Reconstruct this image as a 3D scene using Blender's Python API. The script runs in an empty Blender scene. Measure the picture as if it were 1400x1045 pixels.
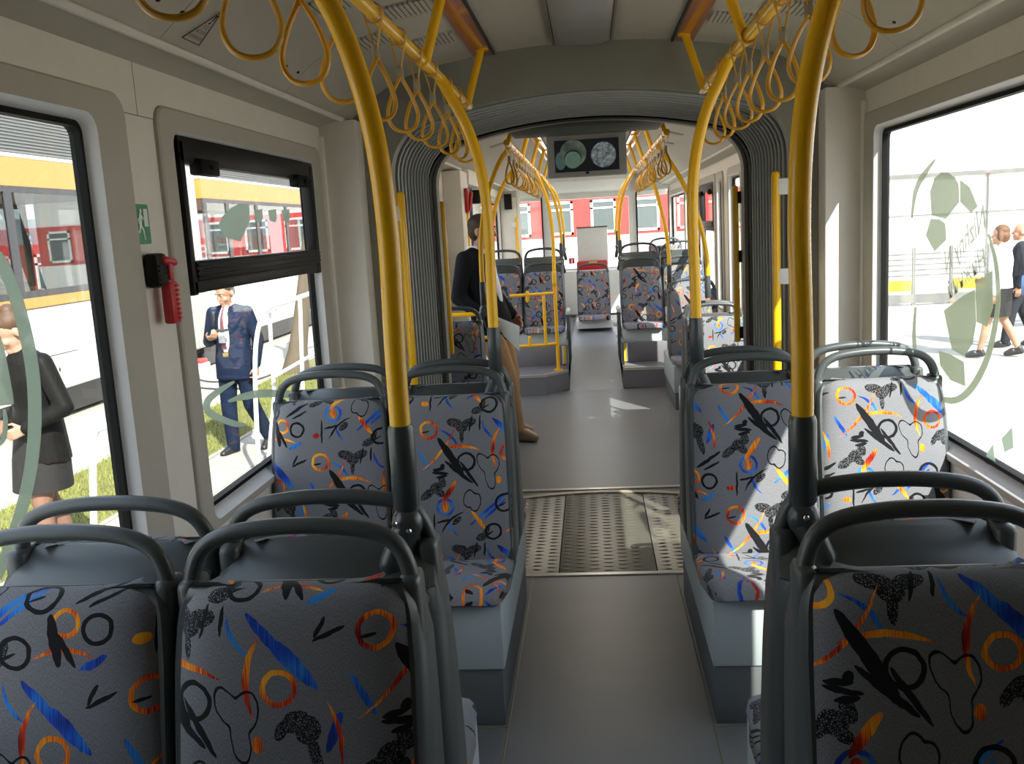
import bpy, bmesh, math, random
from mathutils import Vector, Matrix
random.seed(7)
S = bpy.context.scene
COL = S.collection
PI = math.pi
# ---------------------------------------------------------------- camera
F_PX, EYE, VPX, VPY, ROLL = 1270.0, 1.62, 806.0, 305.0, -0.0565
_v = Vector(((VPX - 700) / F_PX, -(VPY - 522.5) / F_PX, -1.0))
_u = Vector((ROLL, 1.0, -(_v.x * ROLL + _v.y) / _v.z))
_v.normalize(); _u.normalize()
_r = _v.cross(_u)
CAMROT = Matrix((_r, _v, _u))            # rows: camera to world
camd = bpy.data.cameras.new('camera'); cam = bpy.data.objects.new('camera', camd)
camd.sensor_fit = 'HORIZONTAL'; camd.sensor_width = 36; camd.lens = F_PX / 1400 * 36
camd.clip_start = 0.03; camd.clip_end = 500
cam.matrix_world = Matrix.Translation((0, 0, EYE)) @ CAMROT.to_4x4()
COL.objects.link(cam); S.camera = cam
# ---------------------------------------------------------------- world, sun, exposure
W = bpy.data.worlds.new('sky'); S.world = W; W.use_nodes = True
_n = W.node_tree.nodes; _n.clear()
_o = _n.new('ShaderNodeOutputWorld'); _b = _n.new('ShaderNodeBackground')
_t = _n.new('ShaderNodeTexCoord'); _s = _n.new('ShaderNodeSeparateXYZ'); _rp = _n.new('ShaderNodeValToRGB')
W.node_tree.links.new(_t.outputs['Generated'], _s.inputs[0])
W.node_tree.links.new(_s.outputs['Z'], _rp.inputs[0])
_rp.color_ramp.elements[0].color = (0.95, 0.96, 0.97, 1); _rp.color_ramp.elements[1].color = (0.52, 0.66, 0.92, 1)
W.node_tree.links.new(_rp.outputs[0], _b.inputs[0]); W.node_tree.links.new(_b.outputs[0], _o.inputs[0])
_b.inputs[1].default_value = 1.75
sd = bpy.data.lights.new('sun', 'SUN'); sd.energy = 7.4; sd.angle = 0.009; sd.color = (1.0, 0.95, 0.86)
sun = bpy.data.objects.new('sun', sd); COL.objects.link(sun)
sun.rotation_euler = Vector((-1.0, 1.75, -1.75)).to_track_quat('-Z', 'Y').to_euler()
S.view_settings.view_transform = 'Standard'; S.view_settings.look = 'None'
S.view_settings.exposure = 0.85; S.view_settings.gamma = 1.0; S.view_settings.use_curve_mapping = False
S.cycles.transparent_max_bounces = 32
S.cycles.diffuse_bounces = 5
# ---------------------------------------------------------------- helpers
def ray(px, py):
    return CAMROT @ Vector(((px - 700) / F_PX, -(py - 522.5) / F_PX, -1.0))
def onX(px, py, X):
    d = ray(px, py); return Vector((0, 0, EYE)) + d * (X / d.x)
def onY(px, py, Y):
    d = ray(px, py); return Vector((0, 0, EYE)) + d * (Y / d.y)
def onZ(px, py, Z):
    d = ray(px, py); return Vector((0, 0, EYE)) + d * ((Z - EYE) / d.z)

class MB:
    def __init__(s): s.v = []; s.f = []; s.uv = []
    def add(s, vs, fs, uv=None):
        o = len(s.v); s.v += [tuple(p) for p in vs]; s.f += [tuple(i + o for i in f) for f in fs]
        s.uv += list(uv) if uv else [(p[0], p[2]) for p in vs]
        return s
    def box(s, x0, y0, z0, x1, y1, z1):
        x0, x1 = sorted((x0, x1)); y0, y1 = sorted((y0, y1)); z0, z1 = sorted((z0, z1))
        return s.add([(x0,y0,z0),(x1,y0,z0),(x1,y1,z0),(x0,y1,z0),(x0,y0,z1),(x1,y0,z1),(x1,y1,z1),(x0,y1,z1)],
                     [(0,3,2,1),(4,5,6,7),(0,1,5,4),(1,2,6,5),(2,3,7,6),(3,0,4,7)])
    def rbox(s, x0, y0, z0, x1, y1, z1, r=0.01, seg=2):
        x0, x1 = sorted((x0, x1)); y0, y1 = sorted((y0, y1)); z0, z1 = sorted((z0, z1))
        r = min(r, (x1-x0)*.49, (y1-y0)*.49, (z1-z0)*.49)
        b = bmesh.new(); bmesh.ops.create_cube(b, size=1.0)
        for v in b.verts:
            v.co = Vector(((x0+x1)/2 + v.co.x*(x1-x0), (y0+y1)/2 + v.co.y*(y1-y0), (z0+z1)/2 + v.co.z*(z1-z0)))
        bmesh.ops.bevel(b, geom=b.edges[:], offset=r, segments=seg, profile=0.5, affect='EDGES')
        b.verts.ensure_lookup_table()
        s.add([v.co[:] for v in b.verts], [[v.index for v in f.verts] for f in b.faces]); b.free(); return s
    def loft(s, rings, cap=True, closed=False):
        n = len(rings[0]); vs = [p for r in rings for p in r]; fs = []
        m = len(rings)
        for i in range(m if closed else m-1):
            a = i*n; b = ((i+1) % m)*n
            for j in range(n):
                k = (j+1) % n; fs.append((a+j, a+k, b+k, b+j))
        if cap and not closed:
            fs.append(tuple(range(n-1, -1, -1))); fs.append(tuple((m-1)*n+j for j in range(n)))
        return s.add(vs, fs)
    def tube(s, path, r, n=10, closed=False, r2=None, normal=None):
        P = [Vector(p) for p in path]; m = len(P); rings = []; nrm = Vector(normal) if normal else None
        prev = None
        for i in range(m):
            if closed: t = P[(i+1) % m] - P[i-1]
            else: t = P[min(i+1, m-1)] - P[max(i-1, 0)]
            t.normalize()
            if nrm: a = nrm.normalized(); a = (a - t*a.dot(t)).normalized()
            else:
                if prev is None:
                    a = t.orthogonal().normalized()
                else:
                    a = prev - t*prev.dot(t)
                    a = a.normalized() if a.length > 1e-6 else t.orthogonal().normalized()
                prev = a
            b = t.cross(a); ri = r[i] if isinstance(r, (list, tuple)) else r; rb = r2 if r2 else ri
            rings.append([P[i] + a*(ri*math.cos(2*PI*j/n)) + b*(rb*math.sin(2*PI*j/n)) for j in range(n)])
        return s.loft(rings, closed=closed)
    def prism(s, poly, axis, a, b):
        def m(p, t): return (t, p[0], p[1]) if axis == 'X' else ((p[0], t, p[1]) if axis == 'Y' else (p[0], p[1], t))
        n = len(poly); vs = [m(p, a) for p in poly] + [m(p, b) for p in poly]
        return s.add(vs, [tuple(range(n-1, -1, -1)), tuple(range(n, 2*n))] + [(i, (i+1) % n, n+(i+1) % n, n+i) for i in range(n)])
    def ell(s, c, rx, ry, rz, n=14, m=8, rot=None):
        c = Vector(c); rings = []
        for i in range(1, m):
            t = PI*i/m
            rings.append([Vector((rx*math.sin(t)*math.cos(2*PI*j/n), ry*math.sin(t)*math.sin(2*PI*j/n), rz*math.cos(t))) for j in range(n)])
        vs = [p for r in rings for p in r] + [Vector((0,0,rz)), Vector((0,0,-rz))]
        if rot: vs = [rot @ p for p in vs]
        vs = [p + c for p in vs]; fs = []
        for i in range(m-2):
            for j in range(n):
                k = (j+1) % n; fs.append((i*n+j, (i+1)*n+j, (i+1)*n+k, i*n+k))
        T = (m-1)*n
        for j in range(n):
            k = (j+1) % n; fs.append((T, j, k)); fs.append((T+1, (m-2)*n+k, (m-2)*n+j))
        return s.add(vs, fs)
    def cap(s, a, b, ra, rb, n=12):                 # capsule with tapering radius
        a = Vector(a); b = Vector(b); d = b-a; L = d.length
        if L < 1e-6: return s.ell(a, ra, ra, ra)
        d.normalize(); P = []; R = []
        for q in (-1, -.92, -.7, -.38): P.append(a + d*(q*ra)); R.append(ra*math.sqrt(max(0.0004, 1-q*q)))
        for q in (0, .25, .5, .75, 1): P.append(a + (b-a)*q); R.append(ra+(rb-ra)*q)
        for q in (.38, .7, .92, 1): P.append(b + d*(q*rb)); R.append(rb*math.sqrt(max(0.0004, 1-q*q)))
        return s.tube(P, R, n)
    def mesh(s, name, smooth=35):
        me = bpy.data.meshes.new(name); me.from_pydata(s.v, [], s.f)
        b = bmesh.new(); b.from_mesh(me); bmesh.ops.recalc_face_normals(b, faces=b.faces[:]); b.to_mesh(me); b.free()
        ul = me.uv_layers.new(name='uv'); uv = s.uv
        co = [0.0]*(2*len(me.loops))
        for i, l in enumerate(me.loops): co[2*i], co[2*i+1] = uv[l.vertex_index]
        ul.data.foreach_set('uv', co)
        if smooth:
            me.polygons.foreach_set('use_smooth', [True]*len(me.polygons))
            me.set_sharp_from_angle(angle=math.radians(smooth))
        me.update(); return me

def obj(name, mb, mat, parent=None, smooth=35, **props):
    me = mb.mesh(name, smooth) if isinstance(mb, MB) else mb
    o = bpy.data.objects.new(name, me); COL.objects.link(o)
    if mat and not me.materials: me.materials.append(mat)
    if parent: o.parent = parent
    for k, v in props.items(): o[k] = v
    return o
def thing(name, label, cat, loc=(0,0,0), rz=0, group=None):
    o = bpy.data.objects.new(name, None); COL.objects.link(o); o.empty_display_size = .1
    o.location = loc; o.rotation_euler = (0, 0, rz); o['label'] = label; o['category'] = cat
    if group: o['group'] = group
    return o
def tag(o, label, cat, group=None):
    o['label'] = label; o['category'] = cat
    if group: o['group'] = group
    return o
def struct(name, loc=(0,0,0)):
    o = bpy.data.objects.new(name, None); COL.objects.link(o); o.empty_display_size = .1; o.location = loc; o['kind'] = 'structure'; return o
def dup(root, loc, rz=0, label=None, group=None):
    r = root.copy(); COL.objects.link(r); r.location = loc; r.rotation_euler = (0, 0, rz)
    if label: r['label'] = label
    if group: r['group'] = group
    for ch in list(root.children):
        c = ch.copy(); COL.objects.link(c); c.parent = r
        for g in ch.children:
            d = g.copy(); COL.objects.link(d); d.parent = c
    return r
def local(parent, mb):                              # shift world-space shapes into the frame of an unrotated parent
    l = parent.location; mb.v = [(x-l.x, y-l.y, z-l.z) for x, y, z in mb.v]; return mb
def smooth_path(pts, k=6):
    P = [Vector(p) for p in pts]; out = []
    for i in range(len(P)-1):
        a = P[max(i-1, 0)]; b = P[i]; c = P[i+1]; d = P[min(i+2, len(P)-1)]
        for j in range(k):
            t = j/k
            out.append(.5*((2*b) + (c-a)*t + (2*a-5*b+4*c-d)*t*t + (3*b-a-3*c+d)*t**3))
    out.append(P[-1]); return out
def rrect(y0, z0, y1, z1, r, n=5):                  # rounded rectangle in 2D
    out = []
    for cx, cy, a in ((y1-r, z1-r, 0), (y0+r, z1-r, 90), (y0+r, z0+r, 180), (y1-r, z0+r, 270)):
        for i in range(n+1):
            t = math.radians(a + 90*i/n); out.append((cx + r*math.cos(t), cy + r*math.sin(t)))
    return out
# ---------------------------------------------------------------- materials
def nt(name):
    m = bpy.data.materials.new(name); m.use_nodes = True; t = m.node_tree
    return m, t, t.nodes, t.links, t.nodes['Principled BSDF']
def mat(name, col, rough=.5, metal=0.0, var=.06, scale=12.0, bump=0.0, bscale=200.0, spec=.5, coat=0.0):
    m, t, n, l, p = nt(name)
    p.inputs['Roughness'].default_value = rough; p.inputs['Metallic'].default_value = metal
    p.inputs['Specular IOR Level'].default_value = spec; p.inputs['Coat Weight'].default_value = coat
    tc = n.new('ShaderNodeTexCoord'); no = n.new('ShaderNodeTexNoise'); no.inputs['Scale'].default_value = scale; no.inputs['Detail'].default_value = 4
    l.new(tc.outputs['Object'], no.inputs['Vector'])
    mr = n.new('ShaderNodeMapRange'); mr.inputs['To Min'].default_value = 1-var; mr.inputs['To Max'].default_value = 1+var
    l.new(no.outputs['Fac'], mr.inputs['Value'])
    mx = n.new('ShaderNodeVectorMath'); mx.operation = 'SCALE'; mx.inputs[0].default_value = col[:3]
    l.new(mr.outputs[0], mx.inputs['Scale']); l.new(mx.outputs[0], p.inputs['Base Color'])
    if bump:
        n2 = n.new('ShaderNodeTexNoise'); n2.inputs['Scale'].default_value = bscale; l.new(tc.outputs['Object'], n2.inputs['Vector'])
        b = n.new('ShaderNodeBump'); b.inputs['Strength'].default_value = bump; b.inputs['Distance'].default_value = .002
        l.new(n2.outputs['Fac'], b.inputs['Height']); l.new(b.outputs[0], p.inputs['Normal'])
    return m
def glass(name, tint=(.93, .95, .94), refl=1.0):
    m, t, n, l, p = nt(name); n.remove(p); out = n['Material Output']
    tr = n.new('ShaderNodeBsdfTransparent'); tr.inputs[0].default_value = (*tint, 1)
    gl = n.new('ShaderNodeBsdfGlossy'); gl.inputs['Roughness'].default_value = .01
    fr = n.new('ShaderNodeFresnel'); fr.inputs[0].default_value = 1.45
    ge = n.new('ShaderNodeNewGeometry'); mr = n.new('ShaderNodeMapRange'); mr.inputs['To Min'].default_value = 1.45; mr.inputs['To Max'].default_value = 1/1.45
    l.new(ge.outputs['Backfacing'], mr.inputs['Value']); l.new(mr.outputs[0], fr.inputs[0])
    mu = n.new('ShaderNodeMath'); mu.operation = 'MULTIPLY'; mu.inputs[1].default_value = refl; l.new(fr.outputs[0], mu.inputs[0])
    mx = n.new('ShaderNodeMixShader'); l.new(mu.outputs[0], mx.inputs[0]); l.new(tr.outputs[0], mx.inputs[1]); l.new(gl.outputs[0], mx.inputs[2])
    l.new(mx.outputs[0], out.inputs[0]); return m
def film(name, col, alpha):                         # printed foil: part clear, part translucent
    m, t, n, l, p = nt(name); n.remove(p); out = n['Material Output']
    tr = n.new('ShaderNodeBsdfTransparent'); ts = n.new('ShaderNodeBsdfTranslucent'); df = n.new('ShaderNodeBsdfDiffuse')
    for q in (ts, df): q.inputs[0].default_value = (*col, 1)
    a = n.new('ShaderNodeMixShader'); a.inputs[0].default_value = .35; l.new(ts.outputs[0], a.inputs[1]); l.new(df.outputs[0], a.inputs[2])
    b = n.new('ShaderNodeMixShader'); b.inputs[0].default_value = alpha; l.new(tr.outputs[0], b.inputs[1]); l.new(a.outputs[0], b.inputs[2])
    l.new(b.outputs[0], out.inputs[0]); return m

def fabric():
    m, t, N, L, p = nt('moquette')
    p.inputs['Roughness'].default_value = .95; p.inputs['Specular IOR Level'].default_value = .15
    p.inputs['Sheen Weight'].default_value = .15; p.inputs['Sheen Roughness'].default_value = .5
    T = .44
    def M(op, a, b=None):
        x = N.new('ShaderNodeMath'); x.operation = op
        for i, q in enumerate((a, b)):
            if q is None: continue
            if isinstance(q, (int, float)): x.inputs[i].default_value = q
            else: L.new(q, x.inputs[i])
        return x.outputs[0]
    uv = N.new('ShaderNodeUVMap'); uv.uv_map = 'uv'
    oi = N.new('ShaderNodeObjectInfo')
    rv = N.new('ShaderNodeCombineXYZ'); L.new(M('MULTIPLY', oi.outputs['Random'], 3.7), rv.inputs[0]); L.new(M('MULTIPLY', oi.outputs['Random'], 9.1), rv.inputs[1])
    ad = N.new('ShaderNodeVectorMath'); ad.operation = 'ADD'; L.new(uv.outputs[0], ad.inputs[0]); L.new(rv.outputs[0], ad.inputs[1])
    wob = N.new('ShaderNodeTexNoise'); wob.inputs['Scale'].default_value = 45; wob.inputs['Detail'].default_value = 1; L.new(ad.outputs[0], wob.inputs['Vector'])
    ws = N.new('ShaderNodeVectorMath'); ws.operation = 'SCALE'; ws.inputs['Scale'].default_value = .006; L.new(wob.outputs['Color'], ws.inputs[0])
    ad2 = N.new('ShaderNodeVectorMath'); ad2.operation = 'ADD'; L.new(ad.outputs[0], ad2.inputs[0]); L.new(ws.outputs[0], ad2.inputs[1])
    mo = N.new('ShaderNodeVectorMath'); mo.operation = 'WRAP'; L.new(ad2.outputs[0], mo.inputs[0]); mo.inputs[1].default_value = (T, T, 1); mo.inputs[2].default_value = (0, 0, -1)
    P = mo.outputs[0]
    def ln(c, a, b, deg=0):
        mp = N.new('ShaderNodeMapping'); mp.vector_type = 'TEXTURE'
        mp.inputs['Location'].default_value = (c[0], T-c[1], 0); mp.inputs['Rotation'].default_value = (0, 0, math.radians(deg)); mp.inputs['Scale'].default_value = (a, b, 1)
        L.new(P, mp.inputs['Vector']); v = N.new('ShaderNodeVectorMath'); v.operation = 'LENGTH'
        fl = N.new('ShaderNodeVectorMath'); fl.operation = 'MULTIPLY'; fl.inputs[1].default_value = (1, 1, 0); L.new(mp.outputs[0], fl.inputs[0])
        L.new(fl.outputs[0], v.inputs[0]); return v.outputs['Value'], fl.outputs[0]
    def E(c, a, b, deg=0): return M('LESS_THAN', ln(c, a, b, deg)[0], 1.0)
    def ring(c, r, w): return M('LESS_THAN', M('ABSOLUTE', M('SUBTRACT', ln(c, r, r)[0], 1.0)), w/r)
    def cres(A, B, s1, s2):
        ax, ay = A; bx, by = B; mx, my = (ax+bx)/2, (ay+by)/2; dx, dy = bx-ax, by-ay; d = math.hypot(dx, dy); nx, ny = dy/d, -dx/d; h = d/2
        def cc(sg):
            R = (h*h+sg*sg)/(2*sg); return (mx+nx*(sg-R), my+ny*(sg-R)), R
        c1, R1 = cc(s1); c2, R2 = cc(s2)
        return M('MULTIPLY', M('LESS_THAN', ln(c1, R1, R1)[0], 1.0), M('GREATER_THAN', ln(c2, R2, R2)[0], 1.0))
    def squig(c, a, b, deg, k, amp, ph, w):
        le, vec = ln(c, a, b, deg); sp = N.new('ShaderNodeSeparateXYZ'); L.new(vec, sp.inputs[0])
        an = M('ARCTAN2', sp.outputs[1], sp.outputs[0]); sn = M('MULTIPLY', M('SINE', M('ADD', M('MULTIPLY', an, float(k)), ph)), amp)
        return M('LESS_THAN', M('ABSOLUTE', M('SUBTRACT', M('SUBTRACT', le, 1.0), sn)), w)
    def MX(lst):
        o = lst[0]
        for q in lst[1:]: o = M('MAXIMUM', o, q)
        return o
    black = MX([E((.116,.142),.080,.013,-57), E((.143,.198),.062,.0075,-40), E((.178,.205),.055,.006,-56), ring((.17,.162),.029,.0042),
        E((.072,.186),.022,.006,8), E((.078,.199),.030,.006,-6), E((.083,.212),.020,.0055,10), E((.086,.176),.010,.008,60),
        squig((.248,.188),.030,.055,12,3,.34,.6,.055), squig((.186,.297),.022,.042,-14,2,.38,1.9,.075),
        cres((.074,.412),(.16,.334),.018,.010), ring((.297,.312),.029,.0042), E((.287,.318),.015,.0028,20),
        E((.05,.382),.042,.0035,88), E((.084,.366),.026,.004,12), E((.325,.388),.045,.010,-80), E((.345,.405),.034,.006,-62),
        ring((.255,.408),.026,.004), E((.243,.414),.014,.0026,25), E((.39,.04),.020,.004,62), E((.405,.05),.03,.004,24), E((.03,.055),.014,.003,8),
        E((.40,.30),.050,.0055,35), E((.41,.32),.030,.004,28), E((.19,.03),.03,.0035,76), E((.222,.028),.026,.0035,84), ring((.40,.372),.024,.004)])
    org = MX([ring((.042,.048),.028,.0045), cres((.07,.128),(.222,.126),.026,.014), ring((.318,.138),.027,.0045), cres((.276,.192),(.290,.05),-.026+.052,.014),
        E((.28,.23),.009,.013), E((.107,.265),.046,.009,55), E((.03,.395),.013,.009), cres((.285,.42),(.395,.42),.02,.010), ring((.345,.36),.022,.004),
        E((.092,.318),.010,.017), cres((.40,.16),(.42,.27),.014,.005), E((.205,.365),.040,.007,-55), cres((.14,.03),(.01,.19),.02,.012)])
    blu = MX([cres((.078,.048),(.145,.12),.018,.009), E((.318,.074),.080,.010,-48), E((.352,.10),.052,.008,-50), cres((.272,.086),(.232,.018),.016,.007),
        E((.243,.328),.088,.006,39), E((.262,.332),.05,.005,39), ring((.092,.318),.027,.0042), cres((.135,.42),(.10,.345),.014,.006), E((.41,.21),.035,.008,70), E((.02,.15),.04,.006,-60), E((.39,.43),.03,.007,30)])
    spk = MX([E((.135,.026),.030,.016,-12), E((.185,.026),.026,.015,16), E((.158,.042),.022,.018), E((.157,.066),.008,.030), E((.030,.272),.030,.014,38), E((.062,.250),.024,.020,30), E((.084,.228),.012,.022,20), E((.075,.268),.018,.012,-30), E((.343,.192),.026,.016,28), E((.366,.205),.022,.024,-20), E((.376,.240),.010,.044,14), E((.322,.205),.010,.020,-30),
        E((.215,.425),.022,.013,20), E((.232,.405),.010,.022,-20), E((.13,.365),.020,.010,40)])
    ns = N.new('ShaderNodeTexVoronoi'); ns.inputs['Scale'].default_value = 260; ns.feature = 'DISTANCE_TO_EDGE'; L.new(ad.outputs[0], ns.inputs['Vector'])
    spk = M('MULTIPLY', spk, M('LESS_THAN', ns.outputs[0], .20))
    st = N.new('ShaderNodeMapping'); st.inputs['Scale'].default_value = (420, 14, 1); L.new(ad.outputs[0], st.inputs['Vector'])
    sn = N.new('ShaderNodeTexNoise'); sn.inputs['Scale'].default_value = 1; sn.inputs['Detail'].default_value = 1; L.new(st.outputs[0], sn.inputs['Vector'])
    lo = N.new('ShaderNodeTexNoise'); lo.inputs['Scale'].default_value = 16; lo.inputs['Detail'].default_value = 0; L.new(ad.outputs[0], lo.inputs['Vector'])
    mixv = M('ADD', M('MULTIPLY', sn.outputs['Fac'], .45), M('MULTIPLY', lo.outputs['Fac'], .75))
    def ramp(stops):
        r = N.new('ShaderNodeValToRGB'); e = r.color_ramp.elements
        while len(e) < len(stops): e.new(.5)
        for k, (ps, c) in enumerate(stops): e[k].position = ps; e[k].color = (*c, 1)
        L.new(mixv, r.inputs[0]); return r.outputs[0]
    oc = ramp([(.40, (.16, .006, .006)), (.52, (.62, .045, .012)), (.64, (.95, .26, .012)), (.8, (1.0, .48, .03))])
    bc = ramp([(.42, (.012, .035, .22)), (.56, (.014, .085, .56)), (.74, (.035, .24, .66))])
    gr = N.new('ShaderNodeTexNoise'); gr.inputs['Scale'].default_value = 1; gr.inputs['Detail'].default_value = 2
    gm = N.new('ShaderNodeMapping'); gm.inputs['Scale'].default_value = (900, 260, 1); L.new(ad.outputs[0], gm.inputs['Vector']); L.new(gm.outputs[0], gr.inputs['Vector'])
    gc = N.new('ShaderNodeValToRGB'); L.new(gr.outputs['Fac'], gc.inputs[0])
    gc.color_ramp.elements[0].position = .3; gc.color_ramp.elements[0].color = (.125, .128, .145, 1); gc.color_ramp.elements[1].position = .7; gc.color_ramp.elements[1].color = (.265, .27, .29, 1)
    def mix(f, a, b):
        x = N.new('ShaderNodeMix'); x.data_type = 'RGBA'; L.new(f, x.inputs[0])
        for i, q in ((6, a), (7, b)):
            if isinstance(q, tuple): x.inputs[i].default_value = q
            else: L.new(q, x.inputs[i])
        return x.outputs[2]
    c = mix(spk, gc.outputs[0], (.012, .012, .014, 1)); c = mix(blu, c, bc); c = mix(org, c, oc); c = mix(black, c, (.010, .010, .012, 1))
    L.new(c, p.inputs['Base Color'])
    bp = N.new('ShaderNodeBump'); bp.inputs['Strength'].default_value = .25; bp.inputs['Distance'].default_value = .0015; L.new(gr.outputs['Fac'], bp.inputs['Height']); L.new(bp.outputs[0], p.inputs['Normal'])
    return m
m_fabric = fabric()
m_wall = mat('wall_cream', (.79, .745, .66), .55, bump=.08, bscale=900)
m_taupe = mat('surround_taupe', (.47, .44, .37), .6, bump=.1, bscale=900)
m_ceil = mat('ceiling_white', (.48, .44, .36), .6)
m_cornice = mat('cornice', (.50, .47, .385), .5)
m_bulk = mat('bulkhead_grey', (.245, .235, .19), .55)
m_floor = mat('vinyl_floor', (.15, .152, .155), .38, var=.10, scale=5, bump=.05, bscale=500)
m_lit_vinyl = mat('lit_vinyl', (.22, .232, .26), .42, var=.1, scale=5)  # same vinyl as the floor, far-car daylight brightened into its colour
m_plate = mat('tread_plate', (.18, .176, .145), .38, metal=.55, var=.1)
m_seam = mat('dark_seam', (.12, .11, .085), .7)
m_silver = mat('brushed_silver', (.62, .60, .55), .35, metal=.6)
m_chrome = mat('chrome', (.75, .75, .75), .12, metal=1.0)
m_plastic = mat('grey_plastic', (.068, .078, .080), .36, var=.03, bump=.06, bscale=1200)
m_ped = mat('pedestal_grey', (.46, .52, .53), .4, var=.03)
m_kick = mat('kick_grey', (.135, .145, .15), .5)
m_reveal = mat('reveal_white', (.80, .80, .80), .4)
m_hous = mat('housing_grey', (.11, .11, .095), .5)
m_yel = mat('yellow_paint', (.93, .50, .008), .25, var=0.0)
m_strap = mat('strap_yellow', (.66, .33, .012), .4, var=.06)
m_clip = mat('clip_grey', (.20, .17, .11), .35)
m_clip2 = mat('strap_clip', (.34, .29, .19), .3)
m_socket = mat('socket_grey', (.055, .064, .066), .28)
m_bellow = mat('bellow_rubber', (.085, .09, .084), .5)
m_rib = mat('bellow_edge', (.50, .51, .47), .35, metal=.2)
m_black = mat('black_rubber', (.008, .008, .008), .6, spec=.1)
m_bframe = mat('black_frame', (.012, .0115, .011), .45, spec=.2)
m_glass = glass('window_glass', refl=.55)
m_film = film('sage_film', (.40, .47, .39), .80)
m_film2 = film('pale_film', (.31, .345, .25), .75)
m_film3 = film('letter_film', (.20, .215, .17), .92)
m_orange = mat('orange_strip', (.42, .10, .022), .15, coat=.5)
m_lamp = mat('lamp_diffuser', (.30, .295, .27), .25)
m_fill = bpy.data.materials.new('fill_glow'); m_fill.use_nodes = True  # glow added only to brighten the far car
m_fill.node_tree.nodes['Principled BSDF'].inputs['Emission Color'].default_value = (1.0, .93, .82, 1); m_fill.node_tree.nodes['Principled BSDF'].inputs['Emission Strength'].default_value = 4.5
m_white = mat('white_plastic', (.78, .77, .73), .4)
m_red = mat('red_plastic', (.55, .02, .025), .35)
m_green = mat('sign_green', (.02, .26, .10), .4)
m_signw = mat('sign_white', (.8, .82, .78), .4)
m_ink = mat('black_ink', (.03, .03, .028), .6)
m_yedge = mat('yellow_edge', (.75, .48, .02), .5)
m_step = mat('step_grey', (.17, .165, .18), .5)
# ================================================================ STRUCTURE
CP = [(0, 2.40), (.20, 2.396), (.38, 2.383), (.63, 2.347), (.82, 2.298), (.95, 2.222), (1.05, 2.135)]   # half ceiling, X and height
def floor_slab(name, x0, x1, y0, y1, z0, z1, m):
    o = obj(name, MB().box(x0, y0, z0, x1, y1, z1), m); o['kind'] = 'structure'; return o
floor_slab('floor', -1.22, 1.22, -2.6, 4.13, -.06, 0, m_floor)
f2 = floor_slab('floor', -1.22, 1.22, 5.58, 9.02, -.06, 0, m_floor)
rp = obj('floor', MB().prism([(9.02, -.06), (9.02, 0), (10.45, .235), (14.9, .235), (14.9, -.06)], 'X', -.262, .262), m_lit_vinyl); rp['kind'] = 'structure'
# threshold strips
for y in (4.145, 5.565):
    t = obj('trim_1', MB().rbox(-.9, y-.018, -.05, .9, y+.018, .006, .003), m_silver); t['kind'] = 'structure'
for s in (-1, 1):                                    # welded seam of the vinyl along the seat plinths
    mb = MB(); mb.tube([(s*.333, 2.3, .001), (s*.333, 4.10, .001)], .003, 6); mb.tube([(s*.333, 2.81, .001), (s*.50, 2.81, .001)], .003, 6)
    t = obj('trim_2', mb, m_clip); t['kind'] = 'structure'
# tread plate of the gangway
pl = struct('floor_plate'); pl.name = 'floor'
for x0, x1 in ((-.92, -.213), (-.209, .247), (.251, .92)):
    obj('tread_panel', MB().rbox(x0, 4.165, -.05, x1, 5.53, -.002, .002), m_plate, pl)
mb = MB()
for i in range(20):
    for j in range(26):
        x = -.66 + i*.0685; y = 4.20 + j*.051 + (.0255 if i % 2 else 0)
        if abs(x+.211) < .02 or abs(x-.249) < .02 or y > 5.5: continue
        vs = [(x + .028*math.cos(PI*k/4), y + .012*math.sin(PI*k/4), -.003) for k in range(8)] + [(x + .016*math.cos(PI*k/4), y + .006*math.sin(PI*k/4), .0012) for k in range(8)]
        mb.add(vs, [(k, (k+1) % 8, 8+(k+1) % 8, 8+k) for k in range(8)] + [tuple(range(8, 16))])
obj('tread_bumps', mb, m_plate, pl, kind='stuff')
arc = []
for k in range(25):
    a = math.radians(52 + 76*k/24); arc.append((1.02*math.cos(a)*1.15, 4.50 + 1.0*math.sin(a), .003))
mb = MB(); mb.tube(arc, .022, 8, r2=.0035, normal=(0, 0, 1)); 
obj('wear_ring', MB().loft([[(p[0]*.985, 4.5+(p[1]-4.5)*.975, .0005), (p[0]*1.012, 4.5+(p[1]-4.5)*1.02, .0005), (p[0]*1.012, 4.5+(p[1]-4.5)*1.02, .0045), (p[0]*.985, 4.5+(p[1]-4.5)*.975, .0045)] for p in arc]), mat('worn_ring', (.42, .36, .27), .45, metal=.3), pl)

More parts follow.
